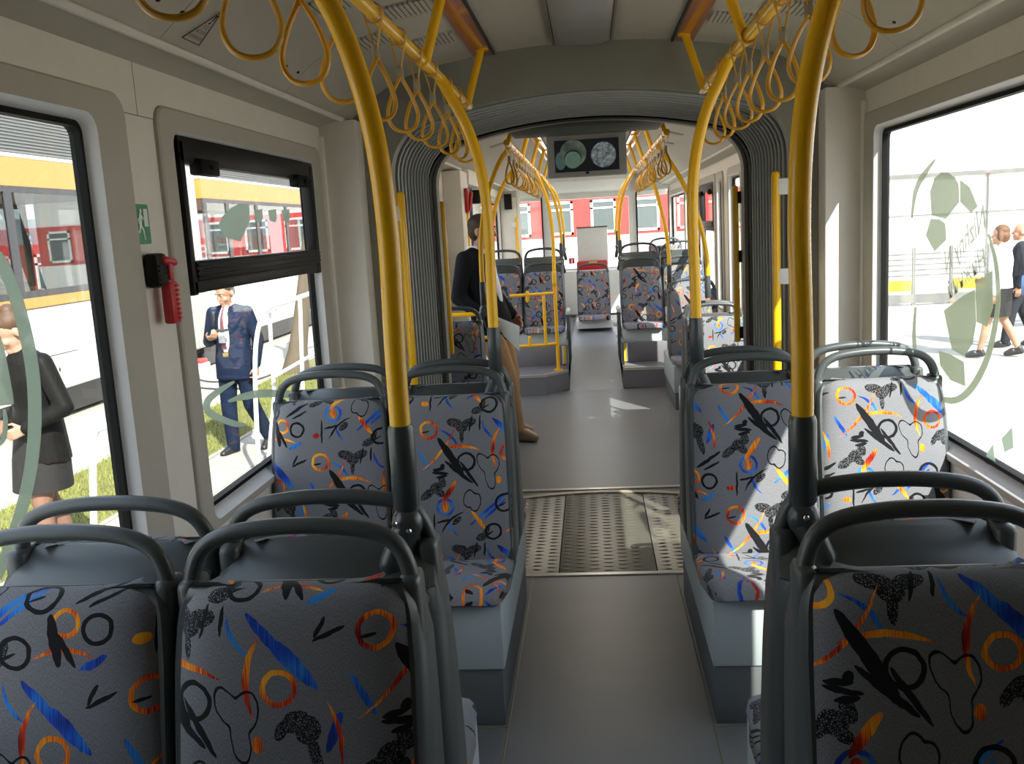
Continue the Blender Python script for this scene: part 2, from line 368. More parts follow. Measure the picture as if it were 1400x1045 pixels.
# ---------------------------------------------------------------- ceilings
def ceiling_part(y0, y1, seams):
    root = struct('ceiling')
    ys = [y0] + [q for q in seams if y0 < q < y1] + [y1]
    for s in (-1, 1):
        for a, b in zip(ys[:-1], ys[1:]):
            g = .0015; P = [(x*s, z) for x, z in CP[2:]]
            poly = P + [(x, z+.05) for x, z in reversed(P)]
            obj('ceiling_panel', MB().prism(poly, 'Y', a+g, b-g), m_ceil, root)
        mb = MB(); mb.prism([(s*1.05, 2.139), (s*1.05, 2.19), (s*1.25, 2.19), (s*1.25, 2.10), (s*1.17, 2.10), (s*1.086, 2.125)], 'Y', y0, y1)
        obj('cornice', mb, m_cornice, root)
        obj('cornice_lip', MB().tube([(s*1.068, y0, 2.130), (s*1.068, y1, 2.130)], .013, 10), m_wall, root)
    P = [(-x, z) for x, z in reversed(CP[:3])] + CP[1:3]
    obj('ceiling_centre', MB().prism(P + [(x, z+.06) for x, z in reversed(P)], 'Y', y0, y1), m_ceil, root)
    mb = MB(); P = [(-1.25, 2.19), (-1.0, 2.33), (-.6, 2.44), (0, 2.49), (.6, 2.44), (1.0, 2.33), (1.25, 2.19)]
    mb.prism(P + [(x, z+.25) for x, z in reversed(P)], 'Y', y0-.02, y1+.02)
    obj('roof_shell', mb, m_white, root)
    return root
ceil1 = ceiling_part(-2.6, 4.25, [.4, 1.38, 2.355, 3.33])
ceil2 = ceiling_part(5.62, 14.9, [6.6, 7.6, 8.6, 9.6, 10.6, 11.6, 12.6])
def ceil_z(x):
    x = abs(x)
    for (a, za), (b, zb) in zip(CP[:-1], CP[1:]):
        if a <= x <= b: return za + (zb-za)*(x-a)/(b-a)
    return CP[-1][1]
# screw holes on the sloping panels
for s, pts in ((-1, ((221, 19), (254, 35), (395, 107), (411, 116), (489, 156))), (1, ((1220, 59), (1203, 71)))):
    for p in pts:
        q = onX(p[0], p[1], s*.98); y = q.y; x = s*.985; z = ceil_z(.985)
        mb = MB(); nrm = Vector((-s*.66, 0, -.75)); r = nrm.to_track_quat('Z', 'Y').to_matrix()
        mb.ell((x, y, z), .012, .006, .0025, 10, 4, r)
        obj('screw_hole', mb, m_black, ceil1)

# ---------------------------------------------------------------- side walls with openings
def wall(side, y0, y1, ops, name):
    mb = MB(); xa, xb = side*1.17, side*1.212; zs = .83; zt = 1.92
    mb.box(xa, y0, -.4, xb, y1, zs - .03); mb.box(xa, y0, zt + .03, xb, y1, 2.0).box(xa, y0, 2.0, xb, y1, 2.10)
    cur = y0
    for a, b in ops:
        if a - .03 > cur: mb.box(xa, cur, zs - .03, xb, a - .03, zt + .03)
        cur = b + .03
    if cur < y1: mb.box(xa, cur, zs - .03, xb, y1, zt + .03)
    o = obj(name, mb, m_wall); o['kind'] = 'structure'; return o
WN = [0]
def window(side, y0, y1, hopper=False, pane=True, outer=(.13, .13), zs=.83, zt=1.92):
    WN[0] += 1; root = struct('window_%d' % WN[0]); s = side
    oy0, oy1 = y0 - outer[0], y1 + outer[1]; oz0, oz1 = zs - .06, 2.005
    R = lambda x, r, a, b, c, d: [(s*x, p[0], p[1]) for p in rrect(a, b, c, d, r)]
    rings = [R(1.172, .055, oy0, oz0, oy1, oz1), R(1.160, .055, oy0, oz0, oy1, oz1), R(1.155, .05, oy0+.006, oz0+.006, oy1-.006, oz1-.006),
             R(1.155, .045, y0-.02, zs-.035, y1+.02, zt+.022)]
    obj('window_surround', MB().loft(rings, cap=False), m_taupe, root)
    rings = [R(1.155, .045, y0-.02, zs-.035, y1+.02, zt+.022), R(1.159, .043, y0-.016, zs-.031, y1+.016, zt+.018), R(1.2005, .034, y0-.004, zs-.003, y1+.004, zt+.004), R(1.206, .03, y0, zs, y1, zt)]
    obj('reveal', MB().loft(rings, cap=False), m_reveal, root, smooth=60)
    g = .010
    rings = [R(1.211, .03, y0-.01, zs-.01, y1+.01, zt+.01), R(1.185, .03, y0-.004, zs-.004, y1+.004, zt+.004), R(1.183, .025, y0+g, zs+g, y1-g, zt-g), R(1.211, .025, y0+g, zs+g, y1-g, zt-g)]
    obj('gasket', MB().loft(rings, cap=False), m_black, root)
    if pane:
        obj('pane', MB().box(s*1.192, y0+.004, zs+.004, s*1.198, y1-.004, zt-.004), m_glass, root, smooth=0)
    if hopper:
        zb0, zb1 = 1.475, 1.575
        f = MB(); f.rbox(s*1.150, y0+.005, zb0+.005, s*1.19, y1-.005, zb0+.045, .006); f.rbox(s*1.145, y0+.03, zb0+.04, s*1.19, y1-.02, zb1, .006)
        for k in range(3): f.rbox(s*1.141, y0+.03, zb0+.05+k*.016, s*1.15, y1-.02, zb0+.058+k*.016, .002)
        obj('transom_bar', f, m_bframe, root)
        f = MB(); f.rbox(s*1.150, y0+.002, 1.855, s*1.19, y1-.002, zt+.012, .006); f.rbox(s*1.150, y0+.002, zb0, s*1.19, y0+.035, zt, .006); f.rbox(s*1.148, y1-.055, zb0, s*1.19, y1-.002, zt, .006)
        obj('hopper_frame', f, m_bframe, root)
        for yy in (y0+.17, y1-.20):
            k = MB().rbox(s*1.13, yy-.07, 1.825, s*1.17, yy+.07, 1.872, .006); k.ell((s*1.128, yy, 1.848), .006, .008, .008)
            obj('latch', k, m_black, root)
    return root
opsL = [(.95, 2.17), (2.62, 3.92)]
opsR = [(1.5, 3.95)]
wall(-1, -2.6, 4.33, opsL, 'wall_left'); wall(1, -2.6, 4.33, opsR, 'wall_right')
wA = window(-1, .95, 2.17, outer=(.13, .17)); wB = window(-1, 2.62, 3.92, hopper=True, outer=(.10, .15))
wD = window(1, 1.5, 3.95, outer=(.13, .2))
ops2L = [(5.95, 7.15), (9.55, 12.15)]
ops2R = [(5.80, 6.75), (7.4, 7.95), (8.42, 8.68), (8.95, 10.0), (10.2, 11.5), (11.7, 13.7)]
# left wall beyond the gangway has a doorway from 8.05 to 9.35
mbw = MB()
wall(-1, 5.5, 8.05, ops2L[:1], 'wall_left'); wall(-1, 9.35, 13.9, ops2L[1:], 'wall_left')
hd = obj('wall_left', MB().box(-1.17, 8.05, 1.98, -1.25, 9.35, 2.0), m_wall); hd['kind'] = 'structure'
wall(1, 5.5, 13.9, ops2R, 'wall_right')
for a, b in ops2L: window(-1, a, b)
window(1, *ops2R[0]); window(1, *ops2R[1], outer=(.1, .1)); window(1, *ops2R[2], outer=(.08, .08)); window(1, *ops2R[3], hopper=True); window(1, *ops2R[4]); window(1, *ops2R[5])
# body skirt, so the tram has an outside
for s, nm in ((-1, 'wall_left'), (1, 'wall_right')):
    o = obj('wall_back' if False else nm, MB().box(s*1.25, -2.6, -.35, s*1.27, 4.3, .80), m_white); o['kind'] = 'structure'
bk = obj('wall_back', MB().box(-1.25, -2.7, -.4, 1.25, -2.6, 2.5), m_wall); bk['kind'] = 'structure'
# end pilasters beside the bulkhead, with a joint line
for s in (-1, 1):
    o = obj('trim_3', MB().rbox(s*1.005, 4.135, 0, s*1.19, 4.26, 2.125, .006).rbox(s*1.15, 4.10, 0, s*1.19, 4.14, 2.06, .006), m_wall); o['kind'] = 'structure'
# fine joints in the left wall pier and along the header
mb = MB(); mb.box(-1.1705, 2.4335, 1.965, -1.1695, 2.4355, 2.10); mb.box(-1.1705, 2.345, 1.963, -1.1695, 2.52, 1.965); 
o = obj('trim_4', mb, m_seam); o['kind'] = 'structure'
# ---------------------------------------------------------------- bulkhead with the gangway opening
def opening(hw, zt, arch, r, z0=-.02, n=7):          # arched doorway outline, from bottom left over the top to bottom right
    out = [(-hw, z0), (-hw, .6), (-hw, 1.2)]
    zc = zt - arch
    for i in range(n+1):
        a = math.radians(180 - 80*i/n); out.append((-hw + r + r*math.cos(a), zc - r + r*math.sin(a)))
    k = 14
    x0, z0_ = out[-1]
    for i in range(1, k):
        x = x0 + (-2*x0)*i/k; out.append((x, zt - (zt - z0_)*(x/x0)**2))
    out += [(-x, z) for x, z in reversed(out[:3+n+1])]
    return out
OP = opening(.885, 2.205, .085, .24)
def ringmesh(inner, outer, ya, yb):                  # flat collar between two open outlines
    n = len(inner); vs = []
    for y in (ya, yb):
        vs += [(x, y, z) for x, z in inner] + [(x, y, z) for x, z in outer]
    fs = []
    for i in range(n-1):
        fs += [(i, i+1, n+i+1, n+i), (2*n+i, 3*n+i, 3*n+i+1, 2*n+i+1), (i, 2*n+i, 2*n+i+1, i+1), (n+i, n+i+1, 3*n+i+1, 3*n+i)]
    for i in (0, n-1): fs.append((i, n+i, 3*n+i, 2*n+i))
    return MB().add(vs, fs)
def boundary(pts):                                   # matching points on the outer body section
    out = []
    for x, z in pts:
        if z < 1.9 and abs(x) > .8: out.append((math.copysign(1.24, x), z))
        else:
            a = abs(x)/.885; X = min(1.1, a*1.12); out.append((math.copysign(X, x), 2.52 - .27*X*X))
    return out
bh = obj('wall_front', ringmesh(OP, boundary(OP), 4.25, 4.33), m_bulk, smooth=20); bh['kind'] = 'structure'
bh2 = obj('wall_front', ringmesh(OP, boundary(OP), 5.50, 5.6), m_bulk, smooth=20); bh2['kind'] = 'structure'
# ---------------------------------------------------------------- bellows
bel = thing('gangway_bellows', 'grey ribbed rubber bellows lining the gangway between the two tram cars', 'bellows', (0, 4.33, 0))
N = 11; y0, y1 = 4.285, 5.38; st = (y1-y0)/N
for i in range(N):
    a = y0 + i*st; hw = .885 + .035*(i+.5)/N
    prof = [(0, 0), (.15, .03), (.35, .048), (.65, .048), (.85, .03), (1, 0)]
    rings = []
    for (t, d) in prof:
        rings.append([(x*(hw+d)/.885, a + t*st*.9, z + (d if z > 1.2 else 0) + .012*i/N) for x, z in OP])
    mb = MB(); n = len(OP); vs = [p for r in rings for p in r]; fs = []
    for r in range(len(rings)-1):
        for j in range(n-1): fs.append((r*n+j, r*n+j+1, (r+1)*n+j+1, (r+1)*n+j))
    mb.add(vs, fs); obj('fold', local(bel, mb), m_bellow, bel, smooth=50)
    mb = MB(); mb.tube([(x*(hw-.004)/.885, a + st*.95, z + .012*i/N) for x, z in OP], .008, 6)
    obj('fold_rib', local(bel, mb), m_rib, bel, smooth=50)
OPo = [(x*1.075, z+.065 if z > 1.2 else z) for x, z in OP]
mb = ringmesh([(x*.99, z-.01 if z > 1.2 else z) for x, z in OP], OPo, 5.40, 5.50)
OP2 = opening(.905, 2.20, .085, .24); o = ringmesh(OP2, OPo, 5.39, 5.50); obj('end_frame', local(bel, o), m_black, bel, smooth=20)
# outer shell behind the folds so no daylight leaks
sh = obj('outer_shell', local(bel, ringmesh([(x*1.09, z+.09 if z > 1.2 else z) for x, z in OP], [(x*1.12, z+.12 if z > 1.2 else z) for x, z in OP], 4.33, 5.5)), m_black, bel)
# ---------------------------------------------------------------- rear end of the tram
def rear():
    mb = MB(); Y = 14.7
    mb.box(-.70, Y, -.3, .70, Y+.06, .93); mb.box(-.70, Y, 2.08, .70, Y+.06, 2.46)
    for s in (-1, 1):
        mb.box(s*.61, Y-.02, .9, s*.72, Y+.06, 2.1)
        for z0, z1 in ((-.3, .93), (2.05, 2.46)):
            mb.prism([(s*.70, Y), (s*1.17, 13.9), (s*1.25, 13.9), (s*.72, Y+.06)], 'Z', z0, z1)
        mb.box(s*1.16, 13.86, .9, s*1.25, 13.95, 2.1)
    o = obj('wall_rear', mb, m_white); o['kind'] = 'structure'
    WN[0] += 1; r = struct('window_%d' % WN[0])
    obj('pane', MB().box(-.61, Y+.02, .93, .61, Y+.026, 2.08), m_glass, r, smooth=0)
    for s in (-1, 1):
        WN[0] += 1; r = struct('window_%d' % WN[0])
        a = Vector((s*.73, 14.66)); b = Vector((s*1.16, 13.93))
        obj('pane', MB().prism([(a.x, a.y), (b.x, b.y), (b.x+s*.006, b.y), (a.x+s*.006, a.y)], 'Z', .93, 2.05), m_glass, r, smooth=0)
        mb = MB(); mb.tube([(a.x, a.y, .93), (a.x, a.y, 2.05)], .012, 6); mb.tube([(b.x, b.y, .93), (b.x, b.y, 2.05)], .012, 6); obj('gasket', mb, m_black, r)
    # curved header above the rear window
    hdz = obj('trim_5', MB().prism([(14.0, 2.37), (14.05, 2.24), (14.25, 2.13), (14.7, 2.08), (14.7, 2.42)], 'X', -.60, .60), m_white); hdz['kind'] = 'structure'
    c = obj('wall_rear', MB().box(-1.2, 14.66, 2.0, 1.2, 14.9, 2.6), m_white); c['kind'] = 'structure'
rear()
# ================================================================ SEATS
def seat_parts():
    # local frame: junction plane of two back-to-back seats at y = 0, sitter looks along -y
    prof = [(.47, -.252), (.52, -.262), (.60, -.254), (.70, -.236), (.80, -.214), (.90, -.195), (.98, -.179), (1.012, -.170), (1.034, -.158), (1.046, -.141), (1.048, -.116)]
    def hw(z):
        base = min(.2125, .188 + .13*max(0, 1.03-z))
        r = .042; zt = 1.048
        if z > zt - r: base -= r - math.sqrt(max(0, r*r - (z-(zt-r))**2))*.995
        return base
    nu = 17; rows = []; uv = []; arcl = []; acc = 0
    for i in range(len(prof)):
        if i: acc += math.hypot(prof[i][0]-prof[i-1][0], prof[i][1]-prof[i-1][1])
        arcl.append(acc)
    for (z, y), al in zip(prof, arcl):
        h = hw(z)
        for i in range(nu):
            u = -1 + 2*i/(nu-1); x = u*h; rows.append((x, y - .006*(1-u*u) + .03*abs(u)**7, z)); uv.append((x, al))
    m = len(prof); fs = []
    for r in range(m-1):
        for i in range(nu-1): fs.append((r*nu+i, r*nu+i+1, (r+1)*nu+i+1, (r+1)*nu+i))
    # rim running back to the shell
    rim = [r*nu for r in range(m)] + [(m-1)*nu+i for i in range(1, nu)] + [r*nu+nu-1 for r in range(m-2, -1, -1)]
    o = len(rows)
    for q in rim:
        x, y, z = rows[q]; rows.append((x*.99, min(-.108, y + .05), z-.003)); uv.append((uv[q][0]*1.12, uv[q][1] + (.04 if q >= (m-1)*nu else 0)))
    for k in range(len(rim)-1): fs.append((rim[k], rim[k+1], o+k+1, o+k))
    br = MB(); br.add(rows, fs, uv)
    # cushion with a waterfall front
    cp = [(-.13, .495), (-.26, .486), (-.38, .488), (-.47, .492), (-.525, .487), (-.555, .470), (-.568, .448), (-.560, .440), (-.53, .433), (-.40, .432), (-.13, .432)]
    cy = -.35; cz = .455; rings = []; cu = []
    for u in (-1.0, -.985, -.93, -.80, -.5, 0, .5, .80, .93, .985, 1.0):
        e = abs(u); sh = 1 - .30*max(0, (e-.9)/.1)**2
        w = .210
        ring = []
        for y, z in cp:
            f = max(0, (-y - .42)/.15); wx = u*(w - .035*f*f*e)
            zz = cz + (z-cz)*sh - .006*e**6; yy = cy + (y-cy)*(1 - .05*max(0, (e-.8)/.2)**2)
            ring.append((wx, yy, zz)); cu.append((wx, -y + z))
        rings.append(ring)
    cu_mb = MB(); cu_mb.loft(rings); cu_mb.uv = cu
    # grey plastic shell: closed body, recessed plate on its back
    sh = MB(); rr = []
    for z, h, f, b in ((.433, .208, -.236, -.006), (.47, .2145, -.242, -.004), (.60, .2150, -.232, -.003), (.70, .2150, -.214, -.003), (.80, .2150, -.194, -.003), (.92, .2135, -.166, -.004), (.968, .210, -.153, -.022), (.976, .210, -.151, -.006), (1.000, .207, -.143, -.030), (1.022, .201, -.136, -.062), (1.041, .192, -.130, -.098), (1.047, .184, -.127, -.110)):
        c = .022
        rr.append([(-h+c*.4, f, z), (-h, f+c*.6, z), (-h, b-c, z), (-h+c, b, z), (h-c, b, z), (h, b-c, z), (h, f+c*.6, z), (h-c*.4, f, z)])
    sh.loft(rr)
    pl = MB().rbox(-.15, -.006, .55, .15, .0005, .965, .006)
    # handle: flattened loop on top
    pts = [(-.196, -.104, .93), (-.197, -.100, 1.00), (-.192, -.094, 1.055), (-.172, -.090, 1.098), (-.130, -.088, 1.122), (-.06, -.087, 1.133), (0, -.087, 1.135)]
    pts = pts + [(-x, y, z) for x, y, z in reversed(pts[:-1])]
    hd = MB().tube(smooth_path(pts, 4), .0165, 10, r2=.0145, normal=(0, 1, 0))
    for s in (-1, 1): hd.rbox(s*.174, -.128, .86, s*.2125, -.055, 1.05, .014)
    return br, cu_mb, sh, pl, hd
_br, _cu, _sh, _pl, _hd = seat_parts()
seat0 = thing('bus_seat', '', 'seat')
obj('backrest', _br, m_fabric, seat0, smooth=60); obj('seat_cushion', _cu, m_fabric, seat0, smooth=60)
_shell = obj('shell', _sh, m_plastic, seat0, smooth=50); obj('back_plate', _pl, m_plastic, _shell); obj('grab_handle', _hd, m_plastic, seat0, smooth=60)
_used = []
def seat(x, y, z, away, label, group):
    loc = (x, y, z); rz = PI if away else 0
    if not _used:
        _used.append(1); seat0.location = loc; seat0.rotation_euler = (0, 0, rz); seat0['label'] = label; seat0['group'] = group; return seat0
    return dup(seat0, loc, rz, label, group)
def pedestal(s, y, z, label, x0=.335, x1=1.155, half=.51, dk=.2):
    t = thing('seat_pedestal', label, 'seat base', (0, y, z), 0, 'seat plinths')
    mb = MB().rbox(s*x0, -half, .20, s*x1, half+.06, .430, .006)
    obj('panel', mb, m_ped, t); obj('kick_plate', MB().rbox(s*(x0+.008), -half+.008, 0.2-dk, s*x1, half+.05, .199, .004), m_kick, t)
    return t
AX, WX = .523, .955
Y1, Y2 = 1.585, 3.325
G = 'seats of the near car'
for s, nm, sd_ in ((-1, 'left', 'left'), (1, 'right', 'right')):
    seat(s*AX, Y1, 0, 0, 'nearest patterned seat on the %s side of the aisle, facing the camera' % nm, G)
    seat(s*AX, Y1, 0, 1, 'grey-backed seat turned away right behind the nearest %s aisle seat' % nm, G)
    if s < 0:
        seat(s*WX, Y1, 0, 0, 'patterned seat at the picture\'s lower left corner, beside the left window', G)
        seat(s*WX, Y1, 0, 1, 'grey-backed seat turned away in front of the woman seen through the window', G)
    pedestal(s, Y1, 0, 'light grey plinth under the nearest seats on the %s' % nm)
    seat(s*AX, Y2, 0, 0, 'second patterned seat along the aisle on the %s, facing the camera' % nm, G)
    seat(s*AX, Y2, 0, 1, 'seat turned away behind the second %s aisle seat, next to the grey bellows' % nm, G)
    seat(s*WX, Y2, 0, 0, ('patterned seat under the hinged window with the arrow sticker' if s < 0 else 'sunlit patterned seat beneath the football sticker window'), G)
    seat(s*WX, Y2, 0, 1, 'seat turned away beside the window wall just before the bulkhead on the %s' % nm, G)
    pedestal(s, Y2, 0, 'light grey plinth under the second seat group on the %s, before the tread plate' % nm)
# ---- second car
G2 = 'seats of the far car'
seat(.87, 6.89, -.14, 0, 'sunlit patterned seat just past the bellows on the right, facing the camera', G2)
seat(.87, 6.89, -.14, 1, 'seat turned away behind the first seat past the bellows on the right', G2)
pedestal(1, 6.89, -.14, 'plinth under the first seats past the bellows on the right', .66, 1.155, dk=.06)
seat(.87, 8.39, -.05, 0, 'sunlit patterned seat second past the bellows on the right, by the curved yellow pole', G2)
pedestal(1, 8.39, -.05, 'plinth under the second seat past the bellows on the right', .66, 1.155, dk=.15)
seat(-.955, 6.28, -.03, 0, 'patterned seat just past the bellows on the left, partly behind a yellow bar', G2)
pedestal(-1, 6.28, -.03, 'plinth under the seat past the bellows on the left', .745, 1.155, .5)
Y3 = 10.02; B3 = .09
for s, nm in ((-1, 'left'), (1, 'right')):
    seat(s*AX*.98, Y3, B3, 0, 'patterned seat on the raised platform at the %s of the ramp' % nm, G2)
    seat(s*AX*.98, Y3, B3 + .15, 1, 'dark-backed seat turned away on the %s platform beside the ramp' % nm, G2)
    seat(s*WX, Y3, B3, 0, 'patterned window-side seat on the raised %s platform' % nm, G2)
    seat(s*WX, Y3, B3 + .15, 1, 'dark-backed window-side seat turned away on the raised %s platform' % nm, G2)
    pedestal(s, Y3, B3, 'light grey plinth on the %s platform beside the ramp' % nm, .29, 1.155, .5, .0)
    ar = thing('arm_frame', 'grey arm frame on the aisle edge of the %s raised platform' % nm, 'armrest', (0, Y3, 0), 0, 'arm frames by the ramp')
    obj('top_rail', MB().rbox(s*.240, -.50, .70, s*.283, -.12, .745, .012), m_ped, ar)
    for yy in (-.46, -.20): obj('upright', MB().rbox(s*.246, yy, .2, s*.279, yy+.05, .71, .010), m_plastic, ar)
    if s > 0:
        seat(s*WX, 12.25, .24, 0, 'patterned seat by the right window near the rear end of the tram', G2)
        pedestal(s, 12.25, .24, 'plinth under the rear window seat on the right', .74, 1.155, .45, .1)
seat(.015, 12.40, -.045, 0, 'lone patterned seat at the far end of the aisle below the rear window', G2)
t = thing('seat_pedestal', 'white plinth under the lone seat at the far end', 'seat base', (.015, 12.40, .235), 0, 'seat plinths')
obj('panel', MB().rbox(-.235, -.45, .045, .235, .05, .148, .006), m_white, t); obj('kick_plate', MB().rbox(-.215, -.20, 0, .215, .04, .044, .004), m_kick, t)
# ---- platforms of the far car
for s, nm in ((-1, 'left'), (1, 'right')):
    r = struct('floor')
    if s < 0: poly = [(-1.17, 8.84), (-.49, 8.83), (-.268, 9.10), (-.268, 14.6), (-1.17, 13.9)]
    else: poly = [(1.17, 8.98), (.268, 9.06), (.268, 14.6), (1.17, 13.9)]
    obj('platform', MB().prism(poly, 'Z', 0.0, .196), m_step, r)
    e = MB(); q = poly[:3] if s < 0 else poly[:2]
    for a, b in zip(q[:-1], q[1:]):
        d = Vector((b[0]-a[0], b[1]-a[1], 0)); L = d.length; d.normalize(); nn = Vector((-d.y, d.x, 0))
        if nn.y < 0: nn = -nn
        A = Vector((a[0], a[1], 0)); B = Vector((b[0], b[1], 0)); w = .035; c = [A - nn*.003, B - nn*.003, B + nn*w, A + nn*w]
        e.add([(p.x, p.y, .178) for p in c] + [(p.x, p.y, .202) for p in c], [(0,3,2,1), (4,5,6,7), (0,1,5,4), (1,2,6,5), (2,3,7,6), (3,0,4,7)])
    obj('nosing', e, m_silver, r)
    obj('riser_box', MB().rbox(s*.285, 9.44, .19, s*1.16, 10.6, .40, .004), m_step, r)
    obj('edge_marking', MB().box(s*.286, 9.432, .21, s*.318, 9.441, .395), m_yedge, r); obj('edge_trim', MB().box(s*.320, 9.432, .21, s*.333, 9.441, .395), m_white, r)
# cream side panels of the far aisle
for s in (-1, 1):
    o = obj('trim_6', MB().box(s*.268, 9.1, .1, s*.285, 10.6, .45), m_kick); o['kind'] = 'structure'

# ================================================================ POLES
def pole(name, label, pts, base_z, sx, joint=True, r=.0195, sock=.145, group='curved yellow poles'):
    x, y = pts[0][0], pts[0][1]
    t = thing('grab_pole', label, 'pole', (x, y, base_z), 0, group)
    L = lambda mb: local(t, mb)
    obj('tube', L(MB().tube(smooth_path(pts, 8), r, 14)), m_yel, t, smooth=60)
    z0 = pts[0][2]
    mb = MB(); mb.tube([(x, y, z0-.02), (x, y, z0-.012), (x, y, z0+sock-.01), (x, y, z0+sock)], [r*1.05, r*1.3, r*1.28, r*1.12], 14)
    obj('socket', L(mb), m_socket, t, smooth=50)
    if joint:
        mb = MB(); mb.ell((x, y-.004, z0-.045), .030, .030, .034, 14, 10); mb.cap((x, y-.006, z0-.05), (x+sx*.03, y-.03, z0-.115), .027, .024); mb.cap((x, y, z0-.05), (x-sx*.02, y+.02, z0-.16), .02, .022)
        j = obj('joint', L(mb), m_socket, t, smooth=60)
        for k, (dx, dz) in enumerate(((-.010, -.035), (.016, -.050), (-.006, -.085))):
            b = MB().ell((x+dx+sx*.008, y-.036, z0+dz), .0055, .004, .0055, 8, 5); obj('bolt', L(b), m_chrome, j)
    return t
def bent(s, y, zb, ztop=2.15, x0=.365, xr=.5):
    return [(s*x0, y, zb), (s*x0, y, zb+.25), (s*(x0-.004), y, 1.62), (s*(x0+.008), y, 1.80), (s*(x0+.045), y, 1.96), (s*(x0+.10), y, 2.08), (s*(xr+.004), y, ztop+.005)]
pole('p', 'nearest curved yellow pole on the left, rising from the first seat back', bent(-1, 1.665, 1.125), 1.0, -1)
pole('p', 'nearest curved yellow pole on the right, rising from the first seat back', bent(1, 1.665, 1.115), 1.0, 1)
pole('p', 'second curved yellow pole on the left, in front of the standing man', bent(-1, 3.36, 1.12), 1.0, -1)
pole('p', 'second curved yellow pole on the right, by the bellows', bent(1, 3.36, 1.12), 1.0, 1)
G3 = 'curved yellow poles of the far car'
pole('p', 'far curved pole rising from the seat past the bellows on the left', [(-.745, 6.33, 1.12), (-.745, 6.33, 1.3), (-.735, 6.33, 1.55), (-.69, 6.33, 1.80), (-.60, 6.33, 2.02), (-.515, 6.33, 2.14)], 1.0, -1, r=.017, group=G3)
pole('p', 'far curved pole crossing behind the standing man\'s head', [(-.80, 7.55, .02), (-.80, 7.55, 1.4), (-.785, 7.55, 1.62), (-.72, 7.55, 1.86), (-.62, 7.55, 2.03), (-.515, 7.55, 2.14)], 0, -1, False, r=.017, sock=.05, group=G3)
pole('p', 'far curved yellow pole rising from the second sunlit seat on the right', [(.69, 8.42, 1.07), (.69, 8.42, 1.3), (.665, 8.42, 1.55), (.61, 8.42, 1.80), (.555, 8.42, 2.0), (.505, 8.42, 2.14)], 1.0, 1, r=.017, group=G3)
pole('p', 'far curved yellow pole rising by the right windows past the bellows', [(.84, 6.9, 1.05), (.84, 6.9, 1.3), (.80, 6.9, 1.55), (.72, 6.9, 1.78), (.61, 6.9, 1.99), (.505, 6.9, 2.14)], 1.0, 1, False, r=.017, group=G3)
for s, nm in ((-1, 'left'), (1, 'right')):
    pole('p', 'curved pole rising from the raised seat backs %s of the far aisle' % nm, [(s*.315, 10.1, 1.28), (s*.31, 10.1, 1.5), (s*.335, 10.1, 1.75), (s*.39, 10.1, 1.96), (s*.497, 10.1, 2.14)], 1.2, s, r=.016, group=G3)
    pole('p', 'rearmost curved pole on the %s near the rear window' % nm, [(s*.33, 11.6, 1.36), (s*.32, 11.6, 1.55), (s*.345, 11.6, 1.8), (s*.40, 11.6, 2.0), (s*.497, 11.6, 2.14)], 1.2, s, r=.016, group=G3)
# ---- ceiling rails with their struts
def rail(s, y0, y1, struts, label, group):
    t = thing('hand_rail', label, 'rail', (s*.5, y0, 2.15), 0, group)
    L = lambda mb: local(t, mb)
    obj('bar', L(MB().tube([(s*.5, y0, 2.15), (s*.5, y0+.01, 2.15), (s*.5, y1-.01, 2.15), (s*.5, y1, 2.15)], .0175, 12)), m_yel, t, smooth=60)
    for y in struts:
        a = Vector((s*.495, y, 2.145)); b = Vector((s*.425, y+.03, ceil_z(.425)))
        o = obj('strut', L(MB().tube([a, b], .0165, 12)), m_yel, t, smooth=60)
        obj('clamp', L(MB().tube([(s*.5, y-.035, 2.15), (s*.5, y+.035, 2.15)], .0215, 12)), m_yel, o, smooth=60)
        obj('clamp', L(MB().tube([b + Vector((0, 0, -.012)), b], .028, 12)), m_yel, o, smooth=60)
    return t
G4 = 'ceiling hand rails'
rail(-1, .3, 4.15, (1.2, 3.02, 4.06), 'yellow rail under the ceiling along the left of the near car', G4)
rail(1, .3, 4.15, (1.2, 3.02, 4.06), 'yellow rail under the ceiling along the right of the near car', G4)
rail(-1, 6.0, 11.7, (6.05, 7.3, 8.5, 9.6, 10.8), 'far yellow rail hung with many straps on the left beyond the bellows', G4)
rail(1, 6.0, 11.7, (6.05, 7.3, 8.5, 9.6, 10.8), 'far yellow rail hung with many straps on the right beyond the bellows', G4)
# ---- strap loops
def strap_mesh(a, b, w, drop):
    top = MB(); P = [Vector((.024*math.cos(t), 0, .024*math.sin(t))) for t in [PI*.5 + 2*PI*k/14 for k in range(14)]]
    top.tube(P, .0085, 8, closed=True, r2=.0022, normal=(0, 1, 0))
    for k in (-1, 1): top.tube([(k*.0215, 0, -.010), (k*.012, 0, -.045), (k*.004, 0, -.085)], .0075, 8, r2=.0022, normal=(0, 1, 0))
    clip = MB().rbox(-.010, -.006, -.112, .010, .006, -.075, .003)
    lp = [(0, .002, -.105), (.009, 0, -.120), (.026, 0, -.150), (w*.90, 0, -.185), (w, 0, -.208), (w*.88, 0, -.230), (w*.55, 0, -.246), (0, 0, -drop)]
    lp = lp + [(-x, -y, z) for x, y, z in reversed(lp[:-1])]
    loop = MB().tube(smooth_path(lp, 4), .0085, 8, r2=.0050, normal=(0, 1, 0))
    return loop, clip, top
_l, _c, _t2 = strap_mesh(0, 0, .044, .252)
strap0 = thing('strap_loop', '', 'strap'); strap0_used = []
obj('loop', _l, m_strap, strap0, smooth=60); obj('clip', _c, m_clip2, strap0); obj('rail_ring', _t2, m_strap, strap0, smooth=60)
